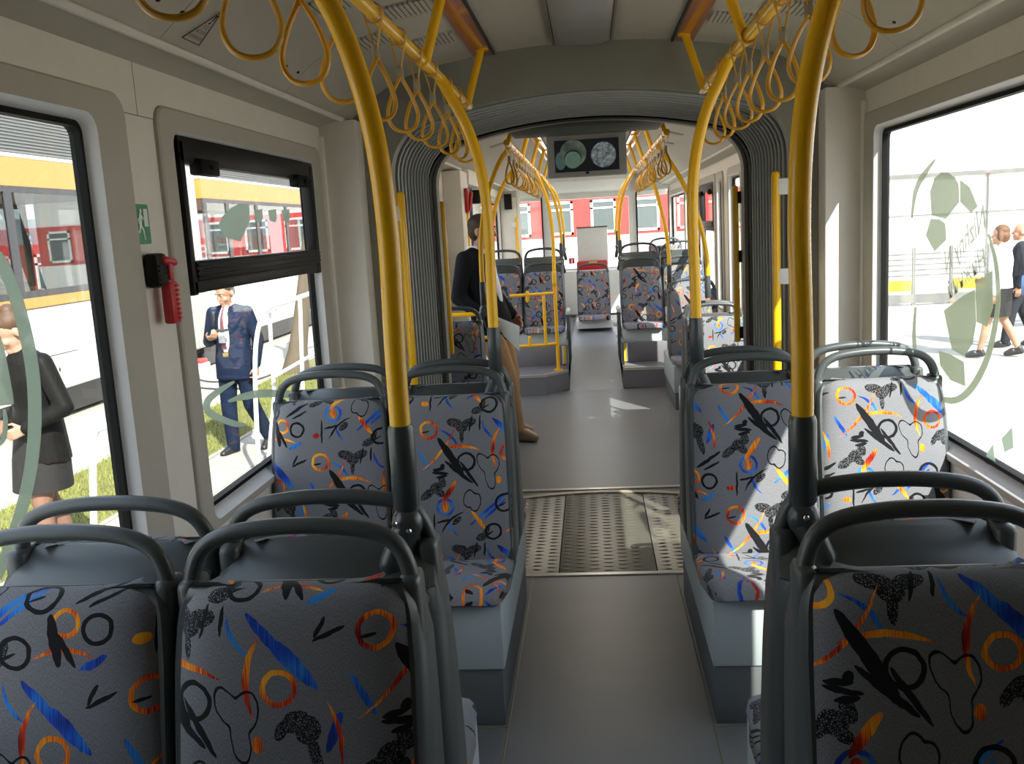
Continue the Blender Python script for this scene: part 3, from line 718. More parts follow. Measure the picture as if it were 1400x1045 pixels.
def strap(s, y, rz, label, group):
    loc = (s*.5, y, 2.15)
    if not strap0_used:
        strap0_used.append(1); strap0.location = loc; strap0.rotation_euler = (0, 0, rz); strap0['label'] = label; strap0['group'] = group; o = strap0
    else: o = dup(strap0, loc, rz, label, group)
    # the ring stays square to the rail whichever way the loop hangs
    for c in o.children:
        if c.name.startswith('rail_ring'): c.rotation_euler = (0, 0, -rz)
    return o
NEARL = [(1.17, .25), (1.45, .2), (1.72, -.1), (1.98, .5), (2.33, .75), (2.62, .55), (2.87, .6), (3.16, .5), (3.48, .7), (3.74, .9), (3.92, .4)]
NEARR = [(1.26, -.2), (1.62, -.15), (1.85, .3), (2.20, -.3), (2.48, -.75), (2.72, -.5), (2.98, -.7), (3.20, -.35), (3.52, -.8), (3.80, -.5)]
ordn = ['first', 'second', 'third', 'fourth', 'fifth', 'sixth', 'seventh', 'eighth', 'ninth', 'tenth', 'eleventh', 'twelfth', 'thirteenth', 'fourteenth']
for s, nm, lst in ((-1, 'left', NEARL), (1, 'right', NEARR)):
    for k, (y, a) in enumerate(lst):
        strap(s, y, a, '%s yellow strap loop from the camera along the near %s rail' % (ordn[k], nm), 'strap loops on the near %s rail' % nm)
for s, nm in ((-1, 'left'), (1, 'right')):
    for k in range(12):
        strap(s, 6.16 + k*.31 + random.uniform(-.07, .07), random.uniform(-1.2, 1.2), '%s strap loop from the bellows along the far %s rail' % (ordn[k], nm), 'strap loops on the far %s rail' % nm)
# ---- upright bars at the gangway
def upright(x, y, z0, z1, s, label, m_b, dx):
    t = thing('grab_bar', label, 'grab bar', (x, y, z0), 0, 'upright bars at the gangway')
    L = lambda mb: local(t, mb)
    obj('tube', L(MB().cap((x, y, z0+.02), (x, y, z1-.02), .019, .019)), m_yel, t, smooth=60)
    for z in ((z0+.12, z1-.10) if dx < .09 else (z0+.06, (z0+z1)/2+.05, z1-.07)):
        obj('bracket', L(MB().rbox(x, y-.016, z-.035, x+s*dx, y+.02, z+.035, .005)), m_b, t)
upright(-.845, 4.22, .78, 1.81, -1, 'yellow upright bar on the left bulkhead before the bellows', m_white, .075)
upright(.815, 4.22, .78, 1.80, 1, 'yellow upright bar with white bracket on the right bulkhead before the bellows', m_white, .105)
upright(-.885, 5.66, .86, 1.80, -1, 'yellow upright bar with dark brackets behind the bellows on the left', m_bframe, .11)
upright(.86, 5.66, .86, 1.79, 1, 'yellow upright bar with dark brackets behind the bellows on the right', m_bframe, .11)
t = thing('grab_bar', 'short horizontal yellow bar behind the seat past the bellows on the left', 'grab bar', (-1.14, 6.855, 1.0), 0, 'upright bars at the gangway')
obj('tube', MB().tube([(0, 0, 0), (.36, 0, 0), (.40, 0, -.03), (.41, 0, -.10), (.41, 0, -1.0)], .016, 10), m_yel, t, smooth=60); obj('tube', MB().tube([(0, 0, -.18), (.41, 0, -.18)], .014, 10), m_yel, t, smooth=60)
upright(-1.02, 7.85, .75, 1.85, -1, 'thin yellow bar beside the open door on the left', m_white, .07)
upright(-.945, 12.222, .8, 1.75, -1, 'short yellow bar in front of the grey cabinet near the rear', m_white, .07)
# ---- tubular guard rail by the ramp, left
t = thing('guard_rail', 'yellow tubular guard rail with two crossbars on the left platform edge', 'railing', (-.365, 9.12, .196))
L = lambda mb: local(t, mb)
obj('post', L(MB().tube(smooth_path([(-.365, 9.12, .2), (-.365, 9.12, 1.0), (-.36, 9.12, 1.5), (-.385, 9.12, 1.8), (-.44, 9.12, 2.0), (-.498, 9.12, 2.14)], 6), .0185, 12)), m_yel, t, smooth=60)
for z in (.465, .965): obj('crossbar', L(MB().tube([(-.365, 9.12, z), (-.49, 9.05, z), (-.80, 9.0, z)], .0155, 10)), m_yel, t, smooth=60)
obj('post', L(MB().tube([(-.475, 9.06, .465), (-.475, 9.06, .965)], .0155, 10)), m_yel, t, smooth=60)
for z, x in ((.965, -.63), (.465, -.63)): obj('clamp', L(MB().cap((x, 9.03, z-(.06 if z > .7 else -.08)), (x, 9.03, z+.02), .018, .018)), m_yel, t, smooth=60)
obj('clamp', L(MB().cap((-.365, 9.10, 1.06), (-.365, 9.10, 1.16), .022, .022)), m_yel, t, smooth=60)
obj('foot_flange', L(MB().tube([(-.365, 9.12, .197), (-.365, 9.12, .212)], .045, 14)), m_yel, t)
# ================================================================ FITTINGS
def text_mesh(body, size, ext=.0008, bold=False):
    c = bpy.data.curves.new('t', 'FONT'); c.body = body; c.size = size; c.extrude = ext; c.align_x = 'CENTER'; c.align_y = 'CENTER'; c.resolution_u = 3
    if bold: c.offset = size*.02
    o = bpy.data.objects.new('t', c); COL.objects.link(o)
    dg = bpy.context.evaluated_depsgraph_get(); dg.update()
    me = bpy.data.meshes.new_from_object(o.evaluated_get(dg)); bpy.data.objects.remove(o); bpy.data.curves.remove(c)
    return me
# ceiling lamp boxes
def lamp(y0, y1, label, m=None):
    t = thing('ceiling_lamp', label, 'lamp', (0, y0, 2.395), 0, 'ceiling lamps'); L = lambda mb: local(t, mb)
    rings = []
    for y, k, d in ((y0, .9, .004), (y0+.01, 1, .02), (y0+.05, 1, .034), (y1-.10, 1, .036), (y1-.03, .98, .028), (y1-.005, .93, .014), (y1, .86, .004)):
        rings.append([(-.115*k, y, 2.40), (-.115*k, y, 2.40-d*.7), (-.09*k, y, 2.40-d), (0, y, 2.40-d*1.12), (.09*k, y, 2.40-d), (.115*k, y, 2.40-d*.7), (.115*k, y, 2.40)])
    obj('diffuser', L(MB().loft(rings)), m or m_lamp, t, smooth=50)
    for s in (-1, 1): obj('side_trim', L(MB().rbox(s*.118, y0, 2.378, s*.130, y1-.03, 2.404, .003)), m_clip, t)
lamp(2.2, 4.20, 'grey ceiling lamp cover over the aisle of the near car')
lamp(6.7, 9.2, 'added fill light over the aisle of the far car, hidden behind the monitor', m_fill); lamp(9.8, 12.8, 'rear added fill light of the far car, towards the rear window', m_fill)  # fill lights added out of sight to lift the far car's brightness
for s, nm in ((-1, 'left'), (1, 'right')):
    for y0, y1, q in ((2.0, 4.235, 'near'), (6.4, 11.5, 'far')):
        t = thing('ceiling_strip', 'glossy orange strip along the %s side of the %s car ceiling' % (nm, q), 'ceiling strip', (s*.43, y0, 2.37), 0, 'orange ceiling strips')
        L = lambda mb: local(t, mb)
        z0 = ceil_z(.39); z1 = ceil_z(.475)
        obj('lens', L(MB().prism([(s*.392, z0-.008), (s*.472, z1-.008), (s*.472, z1+.002), (s*.392, z0+.002)], 'Y', y0, y1)), m_orange, t)
        obj('edge_trim', L(MB().prism([(s*.382, z0-.012), (s*.391, z0-.012), (s*.391, z0+.004), (s*.382, z0+.004)], 'Y', y0, y1)), m_ink, t)
# slotted vents in the sloping ceiling
def vent(s, y, x, label):
    t = thing('ceiling_vent', label, 'vent', (s*x, y, ceil_z(x)), 0, 'slotted ceiling vents')
    sl = math.atan2(ceil_z(x+.05)-ceil_z(x-.05), .10)
    t.rotation_euler = (0, -s*sl, 0)
    obj('backing', MB().box(-.080, -.080, -.0080, .080, .080, -.0062), m_seam, t)
    for k in range(10):
        xx = -.078 + k*.0173
        obj('slat', MB().box(xx-.0062, -.084, -.0100, xx+.0062, .084, .004), m_ceil, t)
vn = ['first', 'second', 'third', 'fourth', 'fifth']
for s, nm in ((-1, 'left'), (1, 'right')):
    k = 0
    for y in (2.05, 2.62, 3.2, 3.74):
        vent(s, y, .572, '%s slotted vent from the camera in the inner row above the %s rail' % (vn[k], nm)); k += 1
    for k2, y in enumerate((2.30, 2.9, 3.46)):
        vent(s, y, .725, '%s slotted vent from the camera in the outer row above the %s seats' % (vn[k2], nm))
    for k2, y in enumerate((6.3, 7.2, 8.1, 9.0)):
        vent(s, y, .725, '%s slotted vent past the bellows in the %s side of the far ceiling' % (vn[k2], nm))
# warning triangle on the ceiling
P = [onX(253, 54, -.80), onX(273, 61, -.80), onX(303, 15, -.62)]
def ceil_pt(px, py):                               # where a sight line meets the sloping ceiling
    d = ray(px, py)
    for k in range(400, 4000):
        q = Vector((0, 0, EYE)) + d*(k/1000.0)
        if abs(q.x) < 1.06 and q.z >= ceil_z(q.x) - .002: return q
    return Vector((0, 0, EYE)) + d*2
P = [ceil_pt(248, 50), ceil_pt(271, 61), ceil_pt(303, 14.5)]
nrm = (P[1]-P[0]).cross(P[2]-P[0]).normalized()
if nrm.z > 0: nrm = -nrm
t = thing('warning_sticker', 'triangular warning sticker on the ceiling at the upper left', 'sticker', tuple(P[0]))
mb = MB(); ins = [p + nrm*.003 for p in P]
for a, b in zip(ins, ins[1:] + ins[:1]): mb.cap(a, b, .0013, .0013, 6)
obj('outline', local(t, mb), m_ink, t)
base = (ins[1]-ins[0]); bx = base.normalized(); upv = (ins[2]-(ins[0]+ins[1])/2); uy = (upv - bx*upv.dot(bx)).normalized(); h = upv.length
mb = MB(); q0 = (ins[0]+ins[1])/2
mb.cap(q0 + upv*.84, q0 + upv*.66, .0022, .0011, 6); mb.cap(q0 + upv*.61, q0 + upv*.585, .0018, .0018, 6); obj('exclamation_mark', local(t, mb), m_ink, t)
for txt, f, k in (('ПОД', .47, .25), ('ВЫСОКИМ', .31, .52), ('НАПРЯЖЕНИЕМ', .14, .74)):
    me = text_mesh(txt, 1.0, .0); w = max(v.co.x for v in me.vertices) - min(v.co.x for v in me.vertices); sc = base.length*k/w
    R = Matrix((bx, uy, bx.cross(uy))).transposed(); c = q0 + upv*f
    for v in me.vertices: v.co = R @ Vector((v.co.x*sc, v.co.y*h*.13, .0003)) + c - t.location
    obj('lettering', me, m_ink, t, smooth=0)
# emergency exit sign, left pier
t = thing('exit_sign', 'green running man emergency exit sign on the left window pier', 'sign', (-1.17, 2.387, 1.682))
X = -1.169
rr_ = rrect(-.039, -.052, .039, .052, .008)
obj('plate', MB().prism(rr_, 'X', 0, .002), m_green, t)
mb = MB(); x = .0025
mb.box(x, .008, -.006, x+.0008, .030, .040)
obj('door_symbol', mb, m_signw, t)
mb = MB(); 
def seg(a, b, r1, r2): mb.cap((x+.001, *a), (x+.001, *b), r1, r2, 6)
seg((-.006, .034), (-.006, .035), .006, .006); seg((-.010, .022), (-.012, .000), .0075, .006); seg((-.012, .022), (-.024, .010), .003, .0025); seg((-.024, .010), (-.018, .000), .0025, .002)
seg((-.006, .022), (.004, .014), .003, .0025); seg((-.013, -.002), (.000, -.016), .0045, .0035); seg((.000, -.016), (.004, -.038), .0035, .003); seg((-.014, -.002), (-.022, -.020), .0045, .0035); seg((-.022, -.020), (-.034, -.019), .0035, .003)
mb.v = [(x + (p[0]-x)*.25, p[1], p[2]) for p in mb.v]
obj('running_figure', mb, m_signw, t)
# emergency hammer in its holder
t = thing('hammer_holder', 'dark grey holder clipped to the pier under the exit sign', 'holder', (-1.17, 2.395, 1.56))
mb = MB().rbox(0, -.034, -.045, .042, .030, .045, .012); obj('body', mb, m_bframe, t)
mb = MB()
for k in range(5): mb.rbox(.040, -.030, -.040+k*.012, .045, .026, -.034+k*.012, .002)
obj('grip_ribs', mb, m_bframe, t)
t = thing('emergency_hammer', 'red plastic emergency hammer hanging from the dark holder', 'hammer', (-1.155, 2.425, 1.50))
mb = MB(); mb.rbox(.018, -.010, .030, .034, .012, .085, .004); mb.cap((.026, -.022, .085), (.026, .034, .078), .012, .011); obj('head', mb, m_red, t)
obj('striker', MB().cap((.026, .034, .078), (.026, .048, .074), .004, .002), m_chrome, t)
mb = MB().rbox(.008, -.026, -.085, .038, .022, .028, .007); obj('handle', mb, m_red, t)
mb = MB()
for k in range(8): mb.rbox(.036, .000, -.075+k*.0125, .042, .020, -.068+k*.0125, .002)
obj('grip_teeth', mb, m_red, t)
# ---- header box and monitor hanging past the bellows
t = thing('display_housing', 'grey curved housing hanging from the ceiling just past the bellows', 'housing', (0, 5.72, 2.2)); L = lambda mb: local(t, mb)
prof = [(5.66, 2.36), (5.64, 2.27), (5.67, 2.19), (5.72, 2.165), (5.98, 2.165), (6.0, 2.36)]
rings = []
for x in (-.475, -.46, -.44, -.2, 0, .2, .44, .46, .475):
    k = .045 if abs(x) > .46 else (.015 if abs(x) > .445 else 0)
    rings.append([(x, y, z + (k if z < 2.3 else 0)) for y, z in prof])
obj('body', L(MB().loft(rings)), m_hous, t, smooth=40)
m_scr, nt_, N_, L_, p_ = nt('screen_image')
tc = N_.new('ShaderNodeTexCoord'); 
def circ(c, r, sx=1.0):
    mp = N_.new('ShaderNodeMapping'); mp.vector_type = 'TEXTURE'; mp.inputs['Location'].default_value = (c[0], 0, c[1]); mp.inputs['Scale'].default_value = (r*sx, 1, r)
    L_.new(tc.outputs['Object'], mp.inputs[0]); a = N_.new('ShaderNodeVectorMath'); a.operation = 'MULTIPLY'; a.inputs[1].default_value = (1, 0, 1); L_.new(mp.outputs[0], a.inputs[0])
    b = N_.new('ShaderNodeVectorMath'); b.operation = 'LENGTH'; L_.new(a.outputs[0], b.inputs[0]); c_ = N_.new('ShaderNodeMath'); c_.operation = 'LESS_THAN'; c_.inputs[1].default_value = 1; L_.new(b.outputs['Value'], c_.inputs[0]); return c_.outputs[0]
def mixc(f, a, b):
    x = N_.new('ShaderNodeMix'); x.data_type = 'RGBA'; L_.new(f, x.inputs[0])
    for i, q in ((6, a), (7, b)):
        if isinstance(q, tuple): x.inputs[i].default_value = (*q, 1)
        else: L_.new(q, x.inputs[i])
    return x.outputs[2]
nz = N_.new('ShaderNodeTexNoise'); nz.inputs['Scale'].default_value = 38; nz.inputs['Detail'].default_value = 8; nz.inputs['Roughness'].default_value = .8; L_.new(tc.outputs['Object'], nz.inputs[0])
rp_ = N_.new('ShaderNodeValToRGB'); L_.new(nz.outputs['Fac'], rp_.inputs[0]); rp_.color_ramp.elements[0].position = .42; rp_.color_ramp.elements[0].color = (.05, .065, .07, 1); rp_.color_ramp.elements[1].position = .68; rp_.color_ramp.elements[1].color = (.30, .34, .33, 1)
n2 = N_.new('ShaderNodeTexNoise'); n2.inputs['Scale'].default_value = 9; L_.new(tc.outputs['Object'], n2.inputs[0])
r2 = N_.new('ShaderNodeValToRGB'); L_.new(n2.outputs['Fac'], r2.inputs[0]); r2.color_ramp.elements[0].position = .35; r2.color_ramp.elements[0].color = (.03, .045, .04, 1); r2.color_ramp.elements[1].position = .65; r2.color_ramp.elements[1].color = (.12, .15, .10, 1)
c = mixc(circ((-.165, -.02), .055, .6), (.008, .008, .009), (.05, .09, .09)); c = mixc(circ((-.085, .022), .083), c, r2.outputs[0]); c = mixc(circ((-.088, -.012), .056), c, (.010, .014, .012)); c = mixc(circ((-.088, -.018), .052), c, (.085, .14, .10)); c = mixc(circ((.105, .004), .078), c, rp_.outputs[0])
p_.inputs['Base Color'].default_value = (.01, .01, .01, 1); p_.inputs['Roughness'].default_value = .15; L_.new(c, p_.inputs['Emission Color']); p_.inputs['Emission Strength'].default_value = .45
t = thing('monitor', 'white framed passenger screen showing two round shapes, under the grey housing', 'screen', (0, 6.02, 2.035))
mb = MB(); mb.rbox(-.25, 0, -.125, .25, .05, .16, .008); obj('frame', mb, m_white, t)
obj('screen', MB().box(-.202, -.004, -.092, .202, .002, .105), m_scr, t, smooth=0)
obj('sensor', MB().rbox(-.010, -.006, -.108, .010, .002, -.094, .003), m_ink, t)
# ---- stickers on the panes
def decal(win, name, sgn, pts, m, z=0):            # outline on the glass plane
    pp = [onX(p[0], p[1], sgn*1.1915) for p in pts]
    poly = [(q.y, q.z) for q in pp]
    return obj(name, MB().prism(poly, 'X', sgn*(1.1900-z), sgn*(1.1914-z)), m, win, smooth=0)
def stroke(pts, w):                                # brush stroke of varying width in the pane
    P = [Vector((*p, 0)) for p in pts]; P = smooth_path(P, 5); n = len(P); l = []; r = []
    for i in range(n):
        d = (P[min(i+1, n-1)]-P[max(i-1, 0)]).normalized(); nn = Vector((-d.y, d.x, 0)); f = i/(n-1)*(len(w)-1); k = min(int(f), len(w)-2); ww = w[k] + (w[k+1]-w[k])*(f-k)
        l.append(P[i]+nn*ww/2); r.append(P[i]-nn*ww/2)
    return [(p.x, p.y) for p in l] + [(p.x, p.y) for p in reversed(r)]
decal(wA, 'ring_decal', -1, stroke([(-45, 330), (-5, 350), (22, 410), (43, 500), (47, 580), (40, 650), (22, 720), (-5, 790)], [14, 16, 18, 18, 18, 17, 16, 14]), m_film)
decal(wA, 'patch_decal', -1, [(-40, 430), (-6, 445), (6, 480), (17, 540), (18, 553), (-40, 560)], m_film)
decal(wA, 'patch_decal', -1, stroke([(-8, 612), (4, 600), (7, 575), (5, 560)], [5, 7, 6, 3]), m_film)
decal(wB, 'arrow_decal', -1, stroke([(320, 522), (300, 534), (284, 548), (284, 562), (300, 572), (322, 580), (336, 581)], [3, 8, 9, 10, 9, 8, 3]), m_film)
decal(wB, 'arrow_decal', -1, stroke([(312, 549), (335, 542), (362, 538), (400, 540), (425, 545)], [3, 10, 11, 10, 3]), m_film)
decal(wB, 'ball_decal', -1, [(298, 310), (304, 296), (316, 284), (328, 278), (340, 280), (341, 302), (334, 318), (328, 330), (310, 325)], m_film)
for dx in (0, 19, 37):
    x0 = 347 + dx; decal(wB, 'letter_decal', -1, [(x0, 288), (x0+11, 286), (x0+12, 298), (x0+10, 304), (x0+3, 302)], m_film)
# football sticker on the right pane
def D(pts, m=m_film2, nm='ball_decal'): decal(wD, nm, 1, pts, m)
D([(1272, 262), (1278, 244), (1288, 235), (1297, 236), (1306, 243), (1311, 252), (1312, 276), (1304, 286), (1293, 300), (1274, 294)])
D([(1313, 246), (1326, 256), (1337, 282), (1328, 291), (1313, 276)])
D([(1273, 299), (1285, 300), (1293, 306), (1294, 328), (1278, 344), (1266, 322)])
D([(1334, 388), (1357, 370), (1358, 420), (1350, 447), (1336, 440)]); D([(1291, 425), (1318, 404), (1333, 396), (1335, 440), (1330, 470), (1318, 487), (1302, 478)])
D([(1284, 480), (1300, 485), (1318, 495), (1320, 528), (1300, 520), (1286, 500)])
D(stroke([(1279, 218), (1264, 238), (1252, 262), (1247, 298)], [2, 7, 6, 2])); D(stroke([(1352, 320), (1362, 360), (1365, 410), (1358, 460), (1346, 500), (1325, 535), (1300, 548), (1262, 535)], [3, 5, 6, 7, 8, 9, 9, 3]))
D(stroke([(1262, 535), (1254, 500), (1250, 460), (1252, 420)], [3, 5, 5, 2])); D([(1349, 622), (1358, 608), (1361, 634), (1352, 636), (1347, 632)], m_film); D([(1370, 600), (1384, 585), (1386, 612), (1374, 618)], m_film)
for txt, p, q, hh in (('Nizhny N', (1346, 296), (1292, 362), .10), ('Нижний', (1346, 353), (1296, 400), .075)):
    a = onX(*p, 1.188); b = onX(*q, 1.188); me = text_mesh(txt, 1.0, 0, True); x0 = min(v.co.x for v in me.vertices); x1 = max(v.co.x for v in me.vertices); d = b-a
    for v in me.vertices:
        f = (v.co.x-x0)/(x1-x0); c = a + d*f; v.co = Vector((1.1885, c.y + .03*v.co.y, c.z + v.co.y*hh))
    obj('lettering_decal', me, m_film3, wD, smooth=0)
# ================================================================ FAR CAR FITTINGS
# door on the left with its open leaf
m_dblue = mat('door_blue', (.045, .055, .12), .3)
dr = struct('door_1')
obj('door_post', MB().rbox(-1.17, 7.60, 0, -1.02, 8.04, 2.10, .01), m_wall, dr); obj('door_post', MB().rbox(-1.19, 9.32, 0, -1.08, 9.46, 2.05, .01), m_wall, dr)
lf = MB()
for a, b in ((8.06, 8.10), (8.44, 8.49), (8.80, 8.86)): lf.rbox(-1.14, a, .05, -1.09, b, 2.0, .006)
for z in (.05, .95, 1.94): lf.rbox(-1.14, 8.06, z, -1.09, 8.86, z+.06, .006)
obj('door_leaf', lf, m_dblue, dr); obj('door_glass', MB().box(-1.118, 8.08, .1, -1.112, 8.84, 1.95), m_glass, dr, smooth=0)
obj('door_arm', MB().rbox(-1.12, 8.9, 1.86, -1.02, 9.02, 1.99, .02), m_bframe, dr)
obj('door_header', MB().rbox(-1.19, 8.0, 2.0, -1.0, 9.4, 2.13, .01), m_wall, dr)
t = thing('alarm_box', 'red emergency release box on the white post before the open door', 'alarm', (-1.02, 7.8, 1.86))
obj('housing', MB().rbox(0, -.05, -.10, .03, .05, .10, .01), m_red, t); obj('lever', MB().cap((.035, -.02, -.08), (.05, .02, .06), .012, .016), m_red, t)
t = thing('ticket_validator', 'small dark validator clamped on the pole near the standing man', 'validator', (-.80, 7.52, 1.62))
obj('body', MB().rbox(-.035, -.055, -.07, .035, -.012, .09, .012), m_bframe, t)
t = thing('equipment_cabinet', 'tall grey cabinet on the left just before the rear end', 'cabinet', (-1.05, 12.4, 0)); L = lambda mb: local(t, mb)
obj('body', L(MB().rbox(-1.165, 12.25, .20, -.925, 12.75, 2.09, .01)), m_cornice, t); obj('door_panel', L(MB().rbox(-1.15, 12.235, .3, -.94, 12.252, 2.0, .005)), m_wall, t)
t = thing('wall_unit', 'small black box high on the grey cabinet', 'box', (-1.04, 12.23, 1.95)); obj('body', MB().rbox(-.05, -.05, -.10, .05, .003, .10, .01), m_bframe, t)
# rear console
t = thing('console_panel', 'white upright panel standing before the rear window', 'panel', (.03, 14.6, .9)); L = lambda mb: local(t, mb)
obj('board', L(MB().rbox(-.205, 14.56, .98, .268, 14.62, 1.55, .012)), m_white, t); obj('top_edge', L(MB().rbox(-.21, 14.55, 1.55, .272, 14.63, 1.565, .004)), m_ink, t)
t = thing('red_case', 'red case lying behind the lone rear seat', 'case', (.015, 14.50, 0.936)); obj('body', MB().rbox(-.24, -.06, -.03, .24, .05, .11, .03), m_red, t); obj('label_plate', MB().rbox(-.05, -.064, .06, .08, -.058, .10, .004), m_yedge, t)
sh_ = obj('trim_7', MB().rbox(-.7, 14.42, .23, .7, 14.70, .90, .01), m_white); sh_['kind'] = 'structure'
t = thing('fire_sign', 'small red fire extinguisher sign left of the red case', 'sign', (-.30, 14.69, 1.05)); obj('plate', MB().box(-.045, -.01, -.045, .045, 0, .045), m_red, t)
mb = MB(); mb.cap((0, -.012, -.025), (0, -.012, .012), .012, .012, 8); mb.cap((0, -.012, .018), (.02, -.012, .025), .004, .004, 6); obj('symbol', mb, m_signw, t)
# ================================================================ PEOPLE
def fuse(mb, voxel, it=4, fac=.5):
    me = mb.mesh('tmp', 0); o = bpy.data.objects.new('tmp', me); COL.objects.link(o)
    r = o.modifiers.new('r', 'REMESH'); r.mode = 'VOXEL'; r.voxel_size = voxel
    if it: s = o.modifiers.new('s', 'SMOOTH'); s.iterations = it; s.factor = fac
    dg = bpy.context.evaluated_depsgraph_get(); dg.update()
    out = bpy.data.meshes.new_from_object(o.evaluated_get(dg)); bpy.data.objects.remove(o); bpy.data.meshes.remove(me)
    out.polygons.foreach_set('use_smooth', [True]*len(out.polygons)); return out
def rings(mb, lst, n=20):                           # torso-like loft: (centre, right-vector, half width, half depth)
    R = []
    for c, rv, a, b in lst:
        c = Vector(c); rv = Vector(rv).normalized(); f = Vector((0, 0, 1)).cross(rv).normalized()
        R.append([c + rv*(a*math.cos(2*PI*k/n)) + f*(b*math.sin(2*PI*k/n)) for k in range(n)])
    return mb.loft(R)
def hand(mb, w, d, nrm, thumb, curl=.5, k=1.0):
    w = Vector(w); d = Vector(d).normalized(); nrm = Vector(nrm); nrm = (nrm - d*nrm.dot(d)).normalized(); s = d.cross(nrm)*thumb
    for q in (-.026, -.009, .009, .026): mb.cap(w + d*.01*k + s*q*.7*k, w + d*.085*k + s*q*k, .015*k, .0125*k, 8)
    for q, L in ((-.028, .058), (-.010, .072), (.010, .078), (.028, .070)):
        a = w + d*.088*k + s*q*k; u = (d*math.cos(curl) + nrm*math.sin(curl)); b = a + u*L*.5*k; u2 = (d*math.cos(curl*2.2) + nrm*math.sin(curl*2.2)); c = b + u2*L*.5*k
        mb.cap(a, b, .0095*k, .0088*k, 8); mb.cap(b, c, .0088*k, .0075*k, 8)
    a = w + d*.03*k + s*.032*k; b = a + (d*.6 + s*.6 + nrm*.4).normalized()*.038*k; c = b + (d*.8 + nrm*.5).normalized()*.03*k
    mb.cap(a, b, .013*k, .010*k, 8); mb.cap(b, c, .010*k, .0085*k, 8)
def head_shape(mb, c, f, u, k=1.0):
    f = Vector(f).normalized(); u = Vector(u); u = (u - f*u.dot(f)).normalized(); r = f.cross(u); Rm = Matrix((r, f, u)).transposed(); c = Vector(c)
    P = lambda x, y, z: c + Rm @ Vector((x*k, y*k, z*k))
    mb.ell(P(0, -.012, .03), .076*k, .095*k, .092*k, 18, 12, Rm); mb.ell(P(0, .022, -.035), .060*k, .070*k, .082*k, 16, 10, Rm)
    mb.cap(P(0, .070, -.092), P(0, .055, -.085), .026*k, .034*k)
    mb.cap(P(0, .088, .012), P(0, .108, -.022), .009*k, .014*k, 8)
    for s in (-1, 1):
        mb.ell(P(s*.078, -.012, -.005), .010*k, .020*k, .032*k, 10, 6, Rm); mb.ell(P(s*.03, .085, .036), .022*k, .012*k, .008*k, 8, 5, Rm)
        mb.ell(P(s*.036, .062, -.03), .024*k, .026*k, .026*k, 8, 5, Rm)
    mb.ell(P(0, .090, -.058), .022*k, .010*k, .010*k, 8, 5, Rm)
    return P, Rm
